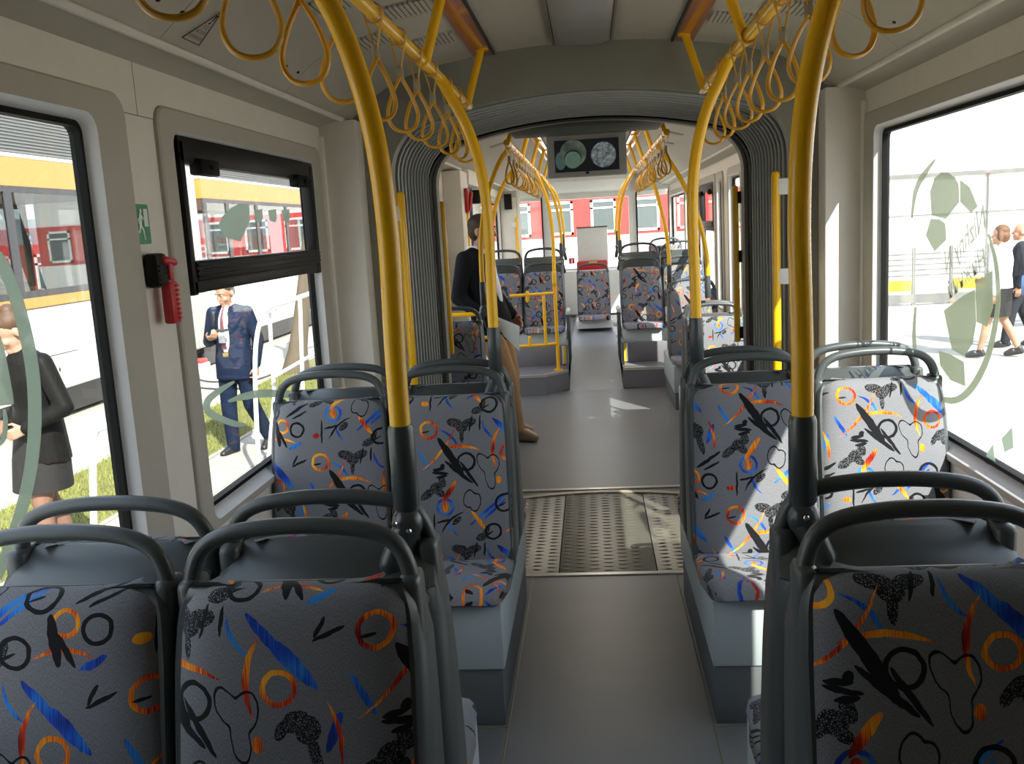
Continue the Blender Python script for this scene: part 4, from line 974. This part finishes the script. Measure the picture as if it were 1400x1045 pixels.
def person(label, loc, rz, J, cloth, k=1.0, sk=(.42, .22, .14), hair=(.06, .03, .015), hairstyle='short', group=None):
    t = thing('person', label, 'person', loc, rz, group)
    V = {q: Vector(p) for q, p in J.items() if isinstance(p, tuple)}
    m_skin = mat('skin', sk, .5, var=.05); m_hair = mat('hair', hair, .6, var=.25, scale=80)
    rv = V['shr'] - V['shl']; hv = V['hipr'] - V['hipl']
    b = MB()
    tors = [(V['pelvis'] + Vector((0, 0, -.10)), hv, .13, .10), (V['pelvis'], hv, .165, .115), (V['waist'], hv, .140, .100), (V['chest'], rv, .165, .118), (V['chest']*.35 + V['neck']*.65, rv, .150, .095), (V['neck'] + (V['waist']-V['neck'])*.02, rv, .07, .06)]
    rings(b, tors)
    for s in 'lr':
        b.cap(V['sh'+s], V['el'+s], .050, .040); b.cap(V['el'+s], V['wr'+s], .040, .027); b.cap(V['hip'+s], V['kn'+s], .085, .058); b.cap(V['kn'+s], V['kn'+s]*.55 + V['an'+s]*.45 + Vector((0, -.012, 0)), .054, .054); b.cap(V['kn'+s]*.55 + V['an'+s]*.45 + Vector((0, -.012, 0)), V['an'+s], .054, .036)
        b.cap(V['an'+s] + Vector((0, -.03, -.035)), V['toe'+s], .036, .030)
        b.ell(V['sh'+s], .058, .058, .055, 12, 8)
        hand(b, V['wr'+s], V['hd'+s], V['hn'+s], 1 if s == 'r' else -1, J.get('curl', .5))
    b.cap(V['neck'] + Vector((0, 0, -.05)), V['head'] + Vector((0, -.01, -.07)), .056, .050)
    P, Rm = head_shape(b, V['head'], V['face'], J.get('hup', (0, 0, 1)))
    obj('body', fuse(b, .0065, 3), m_skin, t)
    # face details
    me = MB(); mi = MB(); 
    for s in (-1, 1): me.ell(P(s*.031, .086, .020), .012, .007, .007, 10, 6, Rm)
    ey = obj('eyes', me, m_signw, t, smooth=60)
    for s in (-1, 1): mi.ell(P(s*.031, .0915, .020), .0055, .003, .0055, 8, 5, Rm)
    obj('irises', mi, m_ink, ey, smooth=60)
    br = MB()
    for s in (-1, 1): br.cap(P(s*.018, .096, .040), P(s*.046, .082, .042), .0045, .003, 6)
    obj('eyebrows', br, m_hair, t, smooth=60)
    li = MB(); li.ell(P(0, .099, -.056), .022, .005, .004, 10, 5, Rm); li.ell(P(0, .098, -.064), .018, .005, .004, 10, 5, Rm); obj('lips', li, mat('lips', (sk[0]*.8, sk[1]*.5, sk[2]*.5), .5), t, smooth=60)
    h = MB()
    if hairstyle != 'bald':
        h.ell(P(0, -.028, .052), .083, .096, .085, 18, 12, Rm); h.ell(P(0, -.055, .0), .074, .062, .075, 16, 10, Rm)
        if hairstyle == 'bun':
            h.ell(P(0, -.055, .115), .052, .055, .050, 14, 8, Rm); h.ell(P(.0, .05, .085), .06, .04, .035, 12, 8, Rm)
        if hairstyle == 'bob':
            h.ell(P(0, -.05, -.02), .092, .075, .085, 16, 10, Rm); 
            for s in (-1, 1): h.ell(P(s*.068, -.005, -.01), .026, .05, .07, 12, 8, Rm)
    else:
        for s in (-1, 1): h.ell(P(s*.062, -.04, .005), .022, .05, .04, 12, 8, Rm)
        h.ell(P(0, -.085, -.005), .06, .022, .04, 12, 8, Rm)
    obj('hair', fuse(h, .008, 2), m_hair, t)
    for fn in cloth: fn(t, V, rv, hv, P, Rm)
    return t
def jacket(col, hem=-.16, flare=1.0, name='jacket', openv=True, rough=.75):
    def fn(t, V, rv, hv, P, Rm):
        m = mat(name + '_cloth', col, rough, var=.10, scale=25, bump=.25, bscale=22, spec=.08); b = MB()
        b.cap(V['neck'] + Vector((0, 0, -.02)), V['shl'] + Vector((0, 0, .0)), .062, .058); b.cap(V['neck'] + Vector((0, 0, -.02)), V['shr'] + Vector((0, 0, .0)), .062, .058)
        rings(b, [(V['pelvis'] + Vector((0, 0, hem)), hv, .205*flare, .150*flare), (V['pelvis'], hv, .200, .145), (V['waist'], hv, .175, .130), (V['chest'], rv, .200, .145), (V['chest']*.35 + V['neck']*.65, rv, .185, .118), (V['neck'] + Vector((0, 0, .0)), rv, .085, .075)])
        for s in 'lr':
            b.ell(V['sh'+s] + Vector((0, 0, -.022)), .070, .068, .062, 12, 8); b.cap(V['sh'+s], V['el'+s], .068, .057); b.cap(V['el'+s], V['el'+s]*.06 + V['wr'+s]*.94, .057, .045)
        obj(name, fuse(b, .010, 5), m, t)
    return fn
def fwd_of(rv): return Vector((0, 0, 1)).cross(Vector(rv)).normalized()
def shirt_front(col, w0=.03, w1=.07, tie=None, z0=.0):
    def fn(t, V, rv, hv, P, Rm):
        f = fwd_of(rv); r = Vector(rv).normalized()
        A = V['neck'] + f*.068 + Vector((0, 0, .02)); B = V['chest'] + f*.135; C = V['waist'] + f*.128 + Vector((0, 0, -.06))
        pth = smooth_path([A, (A+B)/2 + f*.022, B, (B+C)/2 + f*.006, C], 3); n = len(pth); R = []
        for i, p in enumerate(pth):
            w = w0 + (w1-w0)*math.sin(PI*i/(n-1))
            R.append([p - r*w - f*.03, p - r*w*.6 + f*.010, p + f*.016, p + r*w*.6 + f*.010, p + r*w - f*.03])
        obj('shirt', MB().loft(R), mat('shirt_cloth', col, .8, var=.04), t, smooth=60)
        col_ = MB(); rings(col_, [(V['neck'] + Vector((0, 0, -.01)) + f*.004, rv, .070, .066), (V['neck'] + Vector((0, 0, .035)) + f*.006, rv, .060, .058)]); obj('collar', col_, mat('shirt_cloth', col, .8, var=.04), t, smooth=60)
        if tie:
            R = []
            for i, p in enumerate(pth[:-1]):
                w = .010 + .022*i/n if i else .018
                R.append([p - r*w + f*.018, p + f*.028, p + r*w + f*.018, p + f*.012])
            obj('tie', MB().loft(R), mat('tie_cloth', tie, .6, var=.3, scale=60), t, smooth=40)
            l = MB().rbox(-.035, -.006, -.05, .035, .006, .05, .004); q = Matrix((r, f, Vector((0, 0, 1)))).transposed(); c = (B+C)/2 + f*.042 + Vector((0, 0, .02)); l.v = [tuple(q @ Vector(p) + c) for p in l.v]; obj('name_badge', l, m_signw, t)
            bl = MB(); c = V['pelvis'] + Vector((0, 0, .065)); bl.rbox(-.03, -.012, -.02, .03, .012, .02, .005); bl.v = [tuple(q @ Vector(p) + c + f*.135) for p in bl.v]; obj('belt_buckle', bl, mat('brass', (.5, .35, .12), .3, metal=.8), t)
    return fn
def trousers(col, rough=.8):
    def fn(t, V, rv, hv, P, Rm):
        b = MB(); rings(b, [(V['pelvis'] + Vector((0, 0, -.12)), hv, .17, .125), (V['pelvis'], hv, .180, .130), (V['waist'] + Vector((0, 0, -.05)), hv, .160, .118)])
        for s in 'lr':
            b.cap(V['hip'+s], V['kn'+s], .102, .078); b.cap(V['kn'+s], V['an'+s] + Vector((0, 0, .0)), .078, .064)
        obj('trousers', fuse(b, .010, 4), mat('trouser_cloth', col, rough, var=.14, scale=18, bump=.25, bscale=20, spec=.08), t)
    return fn
def skirt(col, hem=.56):
    def fn(t, V, rv, hv, P, Rm):
        b = MB(); p = V['pelvis']; c = (V['knl'] + V['knr'])/2
        rings(b, [(Vector((c.x, c.y, hem)), hv, .205, .175), (Vector(((p.x+c.x)/2, (p.y+c.y)/2, (hem+p.z)/2)), hv, .205, .165), (p, hv, .190, .140), (V['waist'], hv, .155, .115)], 28)
        obj('skirt', b, mat('skirt_cloth', col, .8, var=.15, scale=14, bump=.3, bscale=25), t, smooth=60)
    return fn
def tights(col):
    def fn(t, V, rv, hv, P, Rm):
        b = MB()
        for s in 'lr': b.cap(V['hip'+s]*.3 + V['kn'+s]*.7, V['kn'+s], .070, .062); b.cap(V['kn'+s], V['kn'+s]*.55 + V['an'+s]*.45 + Vector((0, -.012, 0)), .058, .058); b.cap(V['kn'+s]*.55 + V['an'+s]*.45 + Vector((0, -.012, 0)), V['an'+s], .058, .041)
        obj('tights', fuse(b, .008, 3), mat('tights_cloth', col, .7), t)
    return fn
def shoes(col, heel=.0):
    def fn(t, V, rv, hv, P, Rm):
        m = mat('shoe_leather', col, .4, var=.1)
        for s in 'lr':
            b = MB(); a = V['an'+s]; q = V['toe'+s]; b.cap(a + Vector((0, -.035, -.04)), q, .042, .036); b.cap(a + Vector((0, -.03, -.03)), a + Vector((0, -.01, .0)), .042, .044); b.cap(a*.5 + q*.5, q, .043, .035)
            me = fuse(b, .008, 2); zf = min(a.z - .075, q.z - .03)
            for v in me.vertices: v.co.z = max(v.co.z, zf)
            obj('shoe', me, m, t)
    return fn
BASE = dict(pelvis=(0,0,.95), waist=(0,0,1.10), chest=(0,0,1.29), neck=(0,-.005,1.47), head=(0,.025,1.615), face=(0,1,0), shl=(-.185,0,1.41), shr=(.185,0,1.41),
    ell=(-.235,-.03,1.12), elr=(.235,-.03,1.12), wrl=(-.245,.04,.87), wrr=(.245,.04,.87), hdl=(0,.1,-1), hdr=(0,.1,-1), hnl=(1,0,0), hnr=(-1,0,0),
    hipl=(-.09,0,.90), hipr=(.09,0,.90), knl=(-.10,.02,.50), knr=(.10,.02,.50), anl=(-.10,-.01,.085), anr=(.10,-.01,.085), toel=(-.115,.13,.035), toer=(.115,.13,.035))
def pose(**k): d = dict(BASE); d.update(k); return d
# man in the far car, leaning back, papers in his hand
Jm = pose(pelvis=(0,.05,.94), waist=(0,.01,1.09), chest=(0,-.045,1.28), neck=(0,-.05,1.46), head=(0,.02,1.60), face=(.0,1,-.05), shl=(-.185,-.06,1.40), shr=(.185,-.06,1.40),
    elr=(.25,-.10,1.12), wrr=(.215,.10,.96), hdr=(-.1,.5,-.8), hnr=(-1,.2,0), ell=(-.24,-.03,1.13), wrl=(-.20,.15,.93), hdl=(.2,.5,-.6),
    hipl=(-.09,.05,.89), hipr=(.09,.05,.89), knr=(.10,.20,.50), anr=(.09,.25,.085), toer=(.11,.40,.035), knl=(-.09,.14,.50), anl=(-.11,.12,.085), toel=(-.13,.26,.035))
pm = person('man in black jacket and khaki trousers leaning by the open door, white papers in hand', (-.83, 7.12, 0), math.radians(-108), Jm,
    [jacket((.010, .010, .012)), shirt_front((.75, .75, .78), .03, .075), trousers((.40, .235, .12)), shoes((.32, .22, .12))], hair=(.035, .02, .012))
t = thing('paper_sheets', 'white paper sheets held by the man in the black jacket', 'paper', (0, 0, 0))
for k in range(3):
    g = MB(); a, b, c, d = [onY(*p, 6.93 - .004*k) for p in ((674 + k, 432), (708 + k, 448 - k), (708 + k, 478 + k), (689, 460))]
    g.add([a, b, c, d] + [q + Vector((.001, .0015, 0)) for q in (a, b, c, d)], [(0,1,2,3), (7,6,5,4), (0,4,5,1), (1,5,6,2), (2,6,7,3), (3,7,4,0)]); obj('sheet', g, m_signw, t, smooth=0)
# man outside with a phone
GZ = -.45
Js = pose(head=(.0,.05,1.60), face=(.12,1,-.45), hup=(0,.4,1), elr=(.27,.0,1.13), wrr=(.06,.28,1.19), hdr=(-.8,.5,.25), hnr=(-.2,-.2,1), curl=.7, wrl=(-.27,.06,.90), ell=(-.27,-.02,1.14),
    knl=(-.11,-.04,.50), anl=(-.14,-.26,.12), toel=(-.15,-.12,.04), knr=(.10,.03,.50), anr=(.10,.02,.085), toer=(.13,.16,.035))
ps = person('man in navy suit and tie looking at a phone outside the hinged window', (-3.50, 8.72, GZ), math.radians(168), Js,
    [jacket((.008, .015, .038), hem=-.18), shirt_front((.8, .8, .84), .03, .075, tie=(.12, .02, .03)), trousers((.008, .0145, .036)), shoes((.012, .011, .010))], hair=(.05, .03, .02))
t = thing('mobile_phone', 'dark phone in the hand of the man in the navy suit', 'phone', tuple(onY(303, 452, 8.44)))
obj('body', MB().rbox(-.05, -.035, -.012, .05, .035, .012, .005), m_ink, t)
# woman outside on the left
Jw = pose(pelvis=(0,0,.98), waist=(0,0,1.13), chest=(0,.02,1.31), neck=(0,.03,1.48), head=(0,.085,1.605), face=(.1,1,-.55), hup=(0,.5,1), elr=(.29,-.06,1.13), wrr=(.17,.14,1.02), ell=(-.29,-.06,1.13), wrl=(-.17,.14,1.02), hdl=(.5,.7,-.3), hdr=(-.5,.7,-.3), hipl=(-.09,0,.93), hipr=(.09,0,.93),
    knl=(-.10,.08,.53), knr=(.10,-.03,.52), anl=(-.10,.10,.11), toel=(-.11,.23,.045), anr=(.10,-.14,.12), toer=(.11,-.01,.045))
pw = person('woman with brown pinned-up hair, black jacket and grey skirt outside the left window', (-3.53, 5.50, GZ), math.radians(142), Jw,
    [jacket((.010, .0095, .009), hem=-.20, flare=1.08, rough=.5), skirt((.011, .0095, .0095), .60), tights((.20, .105, .07)), shoes((.015, .013, .012))], sk=(.44, .25, .17), hair=(.075, .034, .014), hairstyle='bun')
# couple on the right
Jc = pose(face=(-.2, 1, -.1), elr=(.26,-.02,1.14), wrr=(.20,.20,1.0), hdr=(-.2,1,.1), knl=(-.10,.14,.50), anl=(-.10,.22,.10), toel=(-.11,.36,.04), knr=(.10,-.04,.50), anr=(.10,-.22,.12), toer=(.11,-.08,.04))
pc = person('woman in white blouse and dark skirt walking outside the right window', (5.35, 12.75, GZ), math.radians(62), Jc,
    [jacket((.80, .80, .80), hem=-.02, name='blouse'), skirt((.012, .011, .0105), .56), shoes((.03, .03, .035))], hair=(.12, .05, .018), hairstyle='bob', sk=(.42, .23, .15))
pd = person('grey-haired man in dark suit walking beside the woman in white on the right', (5.98, 13.6, GZ), math.radians(70), pose(knl=(-.10,.12,.50), anl=(-.10,.18,.10), toel=(-.11,.32,.04), knr=(.10,-.05,.50), anr=(.10,-.2,.12), toer=(.11,-.06,.04)),
    [jacket((.03, .033, .04)), shirt_front((.8, .8, .8)), trousers((.03, .032, .038)), shoes((.02, .02, .02))], hair=(.5, .48, .45), hairstyle='bald', sk=(.46, .23, .15))
t = thing('shoulder_bag', 'blue bag hanging at the side of the woman in white', 'bag', (5.66, 12.60, .50))
obj('pouch', MB().rbox(-.07, -.14, -.14, .07, .14, .14, .04), mat('bag_blue', (.06, .18, .42), .5), t); obj('handle', MB().tube(smooth_path([(0, -.10, .13), (-.03, -.06, .36), (-.05, 0, .44), (-.03, .06, .36), (0, .10, .13)], 4), .010, 6), m_ink, t)
# ================================================================ OUTSIDE
m_ground = mat('pale_paving', (.37, .345, .295), .85, var=.22, scale=1.5)
m_slab = mat('paving_slab', (.36, .33, .28), .85, var=.15, scale=6)
m_asph = mat('asphalt', (.22, .21, .20), .9, var=.15, scale=3)
m_grassb = mat('turf', (.17, .165, .05), .95, var=.35, scale=6)
m_blade = mat('grass_blade', (.20, .215, .045), .8, var=.4, scale=3)
m_twhite = mat('tram_white', (.80, .80, .78), .35, var=.02)
m_torange = mat('tram_orange', (.54, .26, .065), .4, var=.03)
m_tred = mat('train_red', (.55, .05, .045), .4, var=.08, scale=3)
m_tgrey = mat('louvre_grey', (.16, .16, .155), .6)
m_roofg = mat('train_roof', (.32, .36, .40), .6)
m_bfold = mat('tram_bellows', (.36, .37, .35), .6)
m_dark = mat('tram_dark', (.045, .045, .05), .4)
m_tglass = glass('tinted_glass', (.66, .70, .70), 1.6)
m_bark = mat('bark', (.13, .10, .068), .9, var=.4, scale=30, bump=1.0, bscale=60)
m_rail = mat('white_rail', (.80, .80, .80), .35)
m_bld = mat('building_pale', (.78, .78, .76), .7, var=.03)
g = obj('ground', MB().box(-60, -30, GZ-.1, 60, 80, GZ), m_ground); g['kind'] = 'structure'
r = struct('pavement'); r.name = 'ground_paving'; r['kind'] = 'structure'
sl = None
for i in range(4):
    for j in range(18):
        x = -3.76 + i*.56; y = 4.6 + j*.56
        if sl is None:
            sl = MB().rbox(0, 0, 0, .548, .548, .03, .006, 1).mesh('slab'); 
        obj('slab', sl, m_slab, r).location = (x, y, GZ - .008)
# turf strip
gb = obj('turf_strip', MB().box(-4.86, 2, GZ, -3.78, 24, GZ+.03), m_grassb); gb['kind'] = 'structure'
mb = MB(); vs = []; fs = []
for k in range(15000):
    x = random.uniform(-4.86, -3.78) + random.gauss(0, .02); y = random.uniform(4.4, 14); h = random.uniform(.03, .085); a = random.uniform(0, 2*PI); w = .005
    o = len(vs); dx, dy = math.cos(a)*w, math.sin(a)*w; lx, ly = random.gauss(0, .03), random.gauss(0, .03)
    vs += [(x-dx, y-dy, GZ+.02), (x+dx, y+dy, GZ+.02), (x+lx, y+ly, GZ+.02+h)]; fs.append((o, o+1, o+2))
me = bpy.data.meshes.new('grass'); me.from_pydata(vs, [], fs); me.update(); gs = obj('grass', me, m_blade); gs['kind'] = 'stuff'; gs['label'] = 'sunlit grass strip between the paving and the parked tram'; gs['category'] = 'grass'
kb = obj('trim_8', MB().box(-3.79, 2, GZ, -3.74, 24, GZ+.035), m_slab); kb['kind'] = 'structure'
# parked tram with the orange band
t = thing('parked_tram', 'white tram with orange band and grey bellows parked beyond the grass', 'tram', (-7.7, 13.9, GZ)); L = lambda mb: local(t, mb)
xs = -6.5; xb = -8.9
def tram_car(y0, y1, posts):
    mb = MB(); mb.rbox(xb, y0, -.04, xs, y1, 1.0, .05); obj('lower_body', L(mb), m_twhite, t)
    obj('waist_stripe', L(MB().box(xs-.02, y0+.05, 1.0, xs+.004, y1-.05, 1.12).box(xb, y0+.05, 1.0, xb+.02, y1-.05, 1.12)), m_torange, t)
    obj('upper_band', L(MB().box(xb, y0+.02, 2.40, xs+.004, y1-.02, 2.72)), m_torange, t)
    obj('roof_edge', L(MB().rbox(xb, y0, 2.72, xs+.01, y1, 2.77, .02)), m_twhite, t)
    lv = MB().box(xb+.3, y0+.5, 2.77, xs-.06, y1-.5, 3.25)
    for k in range(12): lv.box(xs-.065, y0+.5, 2.79+k*.038, xs-.045, y1-.5, 2.808+k*.038)
    obj('roof_louvre', L(lv), m_tgrey, t); obj('roof_fascia', L(MB().rbox(xb+.28, y0+.48, 3.25, xs-.03, y1-.48, 3.33, .02)), m_twhite, t)
    obj('underframe', L(MB().box(xb+.2, y0+.3, -.40, xs-.25, y1-.3, -.04)), m_dark, t)
    for X in (xs, xb+.03):
        f = MB(); f.box(X-.03, y0+.05, 2.33, X, y1-.05, 2.40); f.box(X-.03, y0+.05, 1.12, X, y1-.05, 1.20)
        obj('window_band', L(f), m_dark, t)
        for a, b in zip(posts[:-1], posts[1:]):
            pf = obj('window_post', L(MB().box(X-.03, a-.07, 1.12, X+.002, a+.07, 2.40)), m_dark, t)
            obj('pane', L(MB().box(X-.018, a+.07, 1.2, X-.012, b-.07, 2.33)), m_tglass, pf, smooth=0)
        obj('window_post', L(MB().box(X-.03, posts[-1]-.07, 1.12, X+.002, posts[-1]+.07, 2.40)), m_dark, t)
    sm = MB()
    for y in posts[:-1]: sm.box(xs-.001, y+.4, .40, xs+.003, y+1.0, .41)
    for y in posts[:-1]: sm.ell((xs+.002, y+.55, .22), .006, .022, .03, 8, 5)
    obj('body_seam', L(sm), m_dark, t)
tram_car(2.0, 14.3, [2.1, 4.0, 5.9, 7.8, 9.6, 10.15, 12.0, 13.25, 14.2]); tram_car(15.5, 25, [15.6, 16.6, 18.1, 19.9, 21.7, 23.5, 24.9])
for k in range(9):
    y = 14.33 + k*.12; obj('bellows_fold', L(MB().rbox(xb+.1, y, -.1, xs-.04, y+.115, 2.9, .05)), m_bfold, t)
obj('bellows_frame', L(MB().rbox(xb+.15, 14.3, -.2, xs-.2, 15.5, -.06, .03)), m_dark, t)
for y in (7.8, 16.2):
    t2 = obj('bogie', L(MB().box(xb+.4, y-1.0, -.42, xs-.12, y+1.0, -.12)), m_dark, t)
# red trains; one added beyond the parked tram to imitate a window reflection
def red_train(label, O, along, n, L0, face, zr, group=None):
    """along: unit direction of the train; face: unit direction towards the viewer; zr: floor, red top, roof heights."""
    t = thing('red_railcar', label, 'train', tuple(O), 0, 'red trains'); A = Vector(along); Fv = Vector(face); O = Vector((0, 0, 0))
    def bx(a0, a1, d0, d1, z0, z1, mb):
        pts = [O + A*a + Fv*d + Vector((0, 0, z)) for z in (z0, z1) for a, d in ((a0, d0), (a1, d0), (a1, d1), (a0, d1))]
        return mb.add(pts, [(0,3,2,1), (4,5,6,7), (0,1,5,4), (1,2,6,5), (2,3,7,6), (3,0,4,7)])
    z0, z1, z2, wz0, wz1, ww, pitch = zr
    obj('red_side', bx(0, L0, -2.5, 0, z0, z1, MB()), m_tred, t); obj('lower_side', bx(0, L0, -2.5, .01, GZ, z0, MB()), m_twhite, t)
    obj('roof', bx(0, L0, -2.4, -.05, z1, z2, MB()), m_roofg if zr[5] > .9 else m_twhite, t)
    for k in range(n):
        a = .5 + k*pitch
        f = MB(); bx(a, a+ww, 0, .03, wz0, wz0+.07, f); bx(a, a+ww, 0, .03, wz1-.07, wz1, f); bx(a, a+.07, 0, .03, wz0, wz1, f); bx(a+ww-.07, a+ww, 0, .03, wz0, wz1, f); bx(a, a+ww, 0, .03, wz1-.26, wz1-.21, f)
        w = obj('window_frame', f, m_twhite, t); obj('pane', bx(a+.07, a+ww-.07, .002, .012, wz0+.07, wz1-.07, MB()), mat('train_window', (.10, .12, .12), .12), w, smooth=0)
    return t
red_train('dark red train with grey roof seen through the parked tram\'s windows', (-13.2, 12, 0), (0, 1, 0), 11, 26, (1, 0, 0), (.62, 1.85, 2.45, .72, 1.62, 1.25, 2.2))
red_train('bright red and white train across the far end behind the rear window', (-9, 27, 0), (1, 0, 0), 12, 15, (0, -1, 0), (1.24, 2.40, 3.1, 1.32, 2.26, .72, 1.22))
# tree, railing, box and cable on the left
b = onZ(402, 512, GZ); tp = onY(418, 372, b.y)
t = thing('tree_trunk', 'grey-brown leaning tree trunk beside the white railing', 'tree', tuple(b)); d = tp - b
mb = MB(); n = 14; R = []
for k in range(10):
    f = k/9*2.2; rr = .13*(1 + .7*math.exp(-f*6)) * (1 - .12*f)
    R.append([d*f + Vector((rr*(1+.12*math.sin(3*a*2*PI/n+k*.3))*math.cos(2*PI*a/n), rr*(1+.12*math.sin(3*a*2*PI/n+k*.3))*math.sin(2*PI*a/n), 0)) for a in range(n)])
obj('trunk', MB().loft(R), m_bark, t, smooth=60)
for k in range(3): obj('branch', MB().cap(d*(1.6 + .2*k), d*(2.0+.2*k) + Vector((.5*math.cos(k*2.1)+.3, .5*math.sin(k*2.1), .7)), .08, .03), m_bark, t)
RY = 7.72
t = thing('stair_railing', 'white tubular railing outside, beside the man in the navy suit', 'railing', tuple(onY(352, 640, RY))); L = lambda mb: local(t, mb)
q = lambda x, y, dy=0: onY(x, y, RY+dy)
obj('post', L(MB().tube(smooth_path([q(356, 660), q(350, 560), q(350, 470), q(364, 424), q(395, 412), q(440, 396)], 4), .021, 8)), m_rail, t, smooth=60)
obj('post', L(MB().tube([q(366, 640, .1), q(375, 540, .1), q(368, 424, .1)], .018, 8)), m_rail, t, smooth=60); obj('post', L(MB().tube([q(410, 408), q(416, 600)], .018, 8)), m_rail, t, smooth=60)
obj('crossbar', L(MB().tube([q(374, 516), q(440, 478)], .016, 8)), m_rail, t, smooth=60)
t = thing('railing_post', 'white bent post outside at the edge of the left window', 'post', tuple(onY(130, 760, 5.2))); L = lambda mb: local(t, mb)
q = lambda x, y: onY(x, y, 5.2)
obj('tube', L(MB().tube(smooth_path([q(130, 800), q(128, 700), q(127, 620), q(130, 592), q(142, 584), q(165, 580)], 4), .022, 10)), m_rail, t, smooth=60)
b = onZ(255, 508, GZ); b = Vector((b.x + .30, b.y - .28, GZ))
t = thing('tool_box', 'white and blue box with red lid on the paving near the parked tram', 'box', tuple(b))
obj('body', MB().rbox(-.19, -.14, 0, .19, .14, .17, .02), m_twhite, t); obj('lid', MB().rbox(-.13, -.12, .168, .17, .12, .24, .03), m_tred, t); obj('side_panel', MB().rbox(-.20, -.13, .01, -.185, .13, .2, .005).rbox(-.2, -.15, .14, .1, -.138, .2, .005), mat('box_blue', (.03, .08, .4), .5), t)
pts = [onZ(*p, GZ+.012) for p in ((262, 512), (275, 520), (300, 522), (322, 514), (345, 520), (372, 512))]
tag(obj('cable', MB().tube(smooth_path(pts, 6), .014, 6), m_dark), 'black cable lying on the paving by the white and blue box', 'cable')
pts = [onZ(*p, GZ+.012) for p in ((246, 525), (280, 531), (320, 532), (360, 528))]
tag(obj('cable', MB().tube(smooth_path(pts, 6), .014, 6), m_dark), 'nearer black cable lying on the paving in front of the box', 'cable')
# ---- right side
t = thing('pale_building', 'pale low building with thin ledges beyond the right window', 'building', (16, 29, GZ)); L = lambda mb: local(t, mb)
obj('wall', L(MB().box(7.4, 26, GZ, 30, 32, 4.2)), m_bld, t); obj('ledge', L(MB().box(7.8, 25.9, 2.33, 30, 26.02, 2.42)), m_tgrey, t); obj('lower_ledge', L(MB().box(7.4, 25.95, 1.33, 30, 26.02, 1.355)), m_tgrey, t)
for x in (10.5, 14, 17.5): obj('downpipe', L(MB().tube([(x, 25.95, GZ), (x, 25.95, 2.33)], .03, 8)), m_tgrey, t)
t = thing('barrier_fence', 'grey barrier fence with yellow panels before the pale building', 'fence', (7.6, 20, GZ)); L = lambda mb: local(t, mb)
for k in range(7):
    x = 5.9 + k*.75; obj('post', L(MB().box(x-.03, 19.97, GZ, x+.03, 20.03, .75)), m_tgrey, t)
    if k < 6:
        if k % 2 == 0: obj('yellow_panel', L(MB().box(x+.05, 19.98, -.15, x+.70, 20.02, .08)), m_yedge, t)
        for j in range(5): obj('slat', L(MB().box(x+.03, 19.985, .15+j*.11, x+.72, 20.015, .19+j*.11)), m_tgrey, t)
        obj('base_rail', L(MB().box(x, 19.96, -.40, x+.75, 20.04, -.22)), m_tgrey, t)
t = thing('park_bench', 'grey bench at the right edge beside the walking couple', 'bench', (8.0, 15.6, GZ))
for j in range(3): obj('seat_slat', MB().box(-.9, -.2+j*.15, .44, .9, -.08+j*.15, .48), m_tgrey, t)
for j in range(2): obj('back_slat', MB().box(-.9, .26, .58+j*.17, .9, .30, .70+j*.17), m_tgrey, t)
for x in (-.7, .7): obj('leg', MB().box(x-.03, -.2, 0, x+.03, .28, .44).box(x-.03, .24, .44, x+.03, .28, .9), m_dark, t)
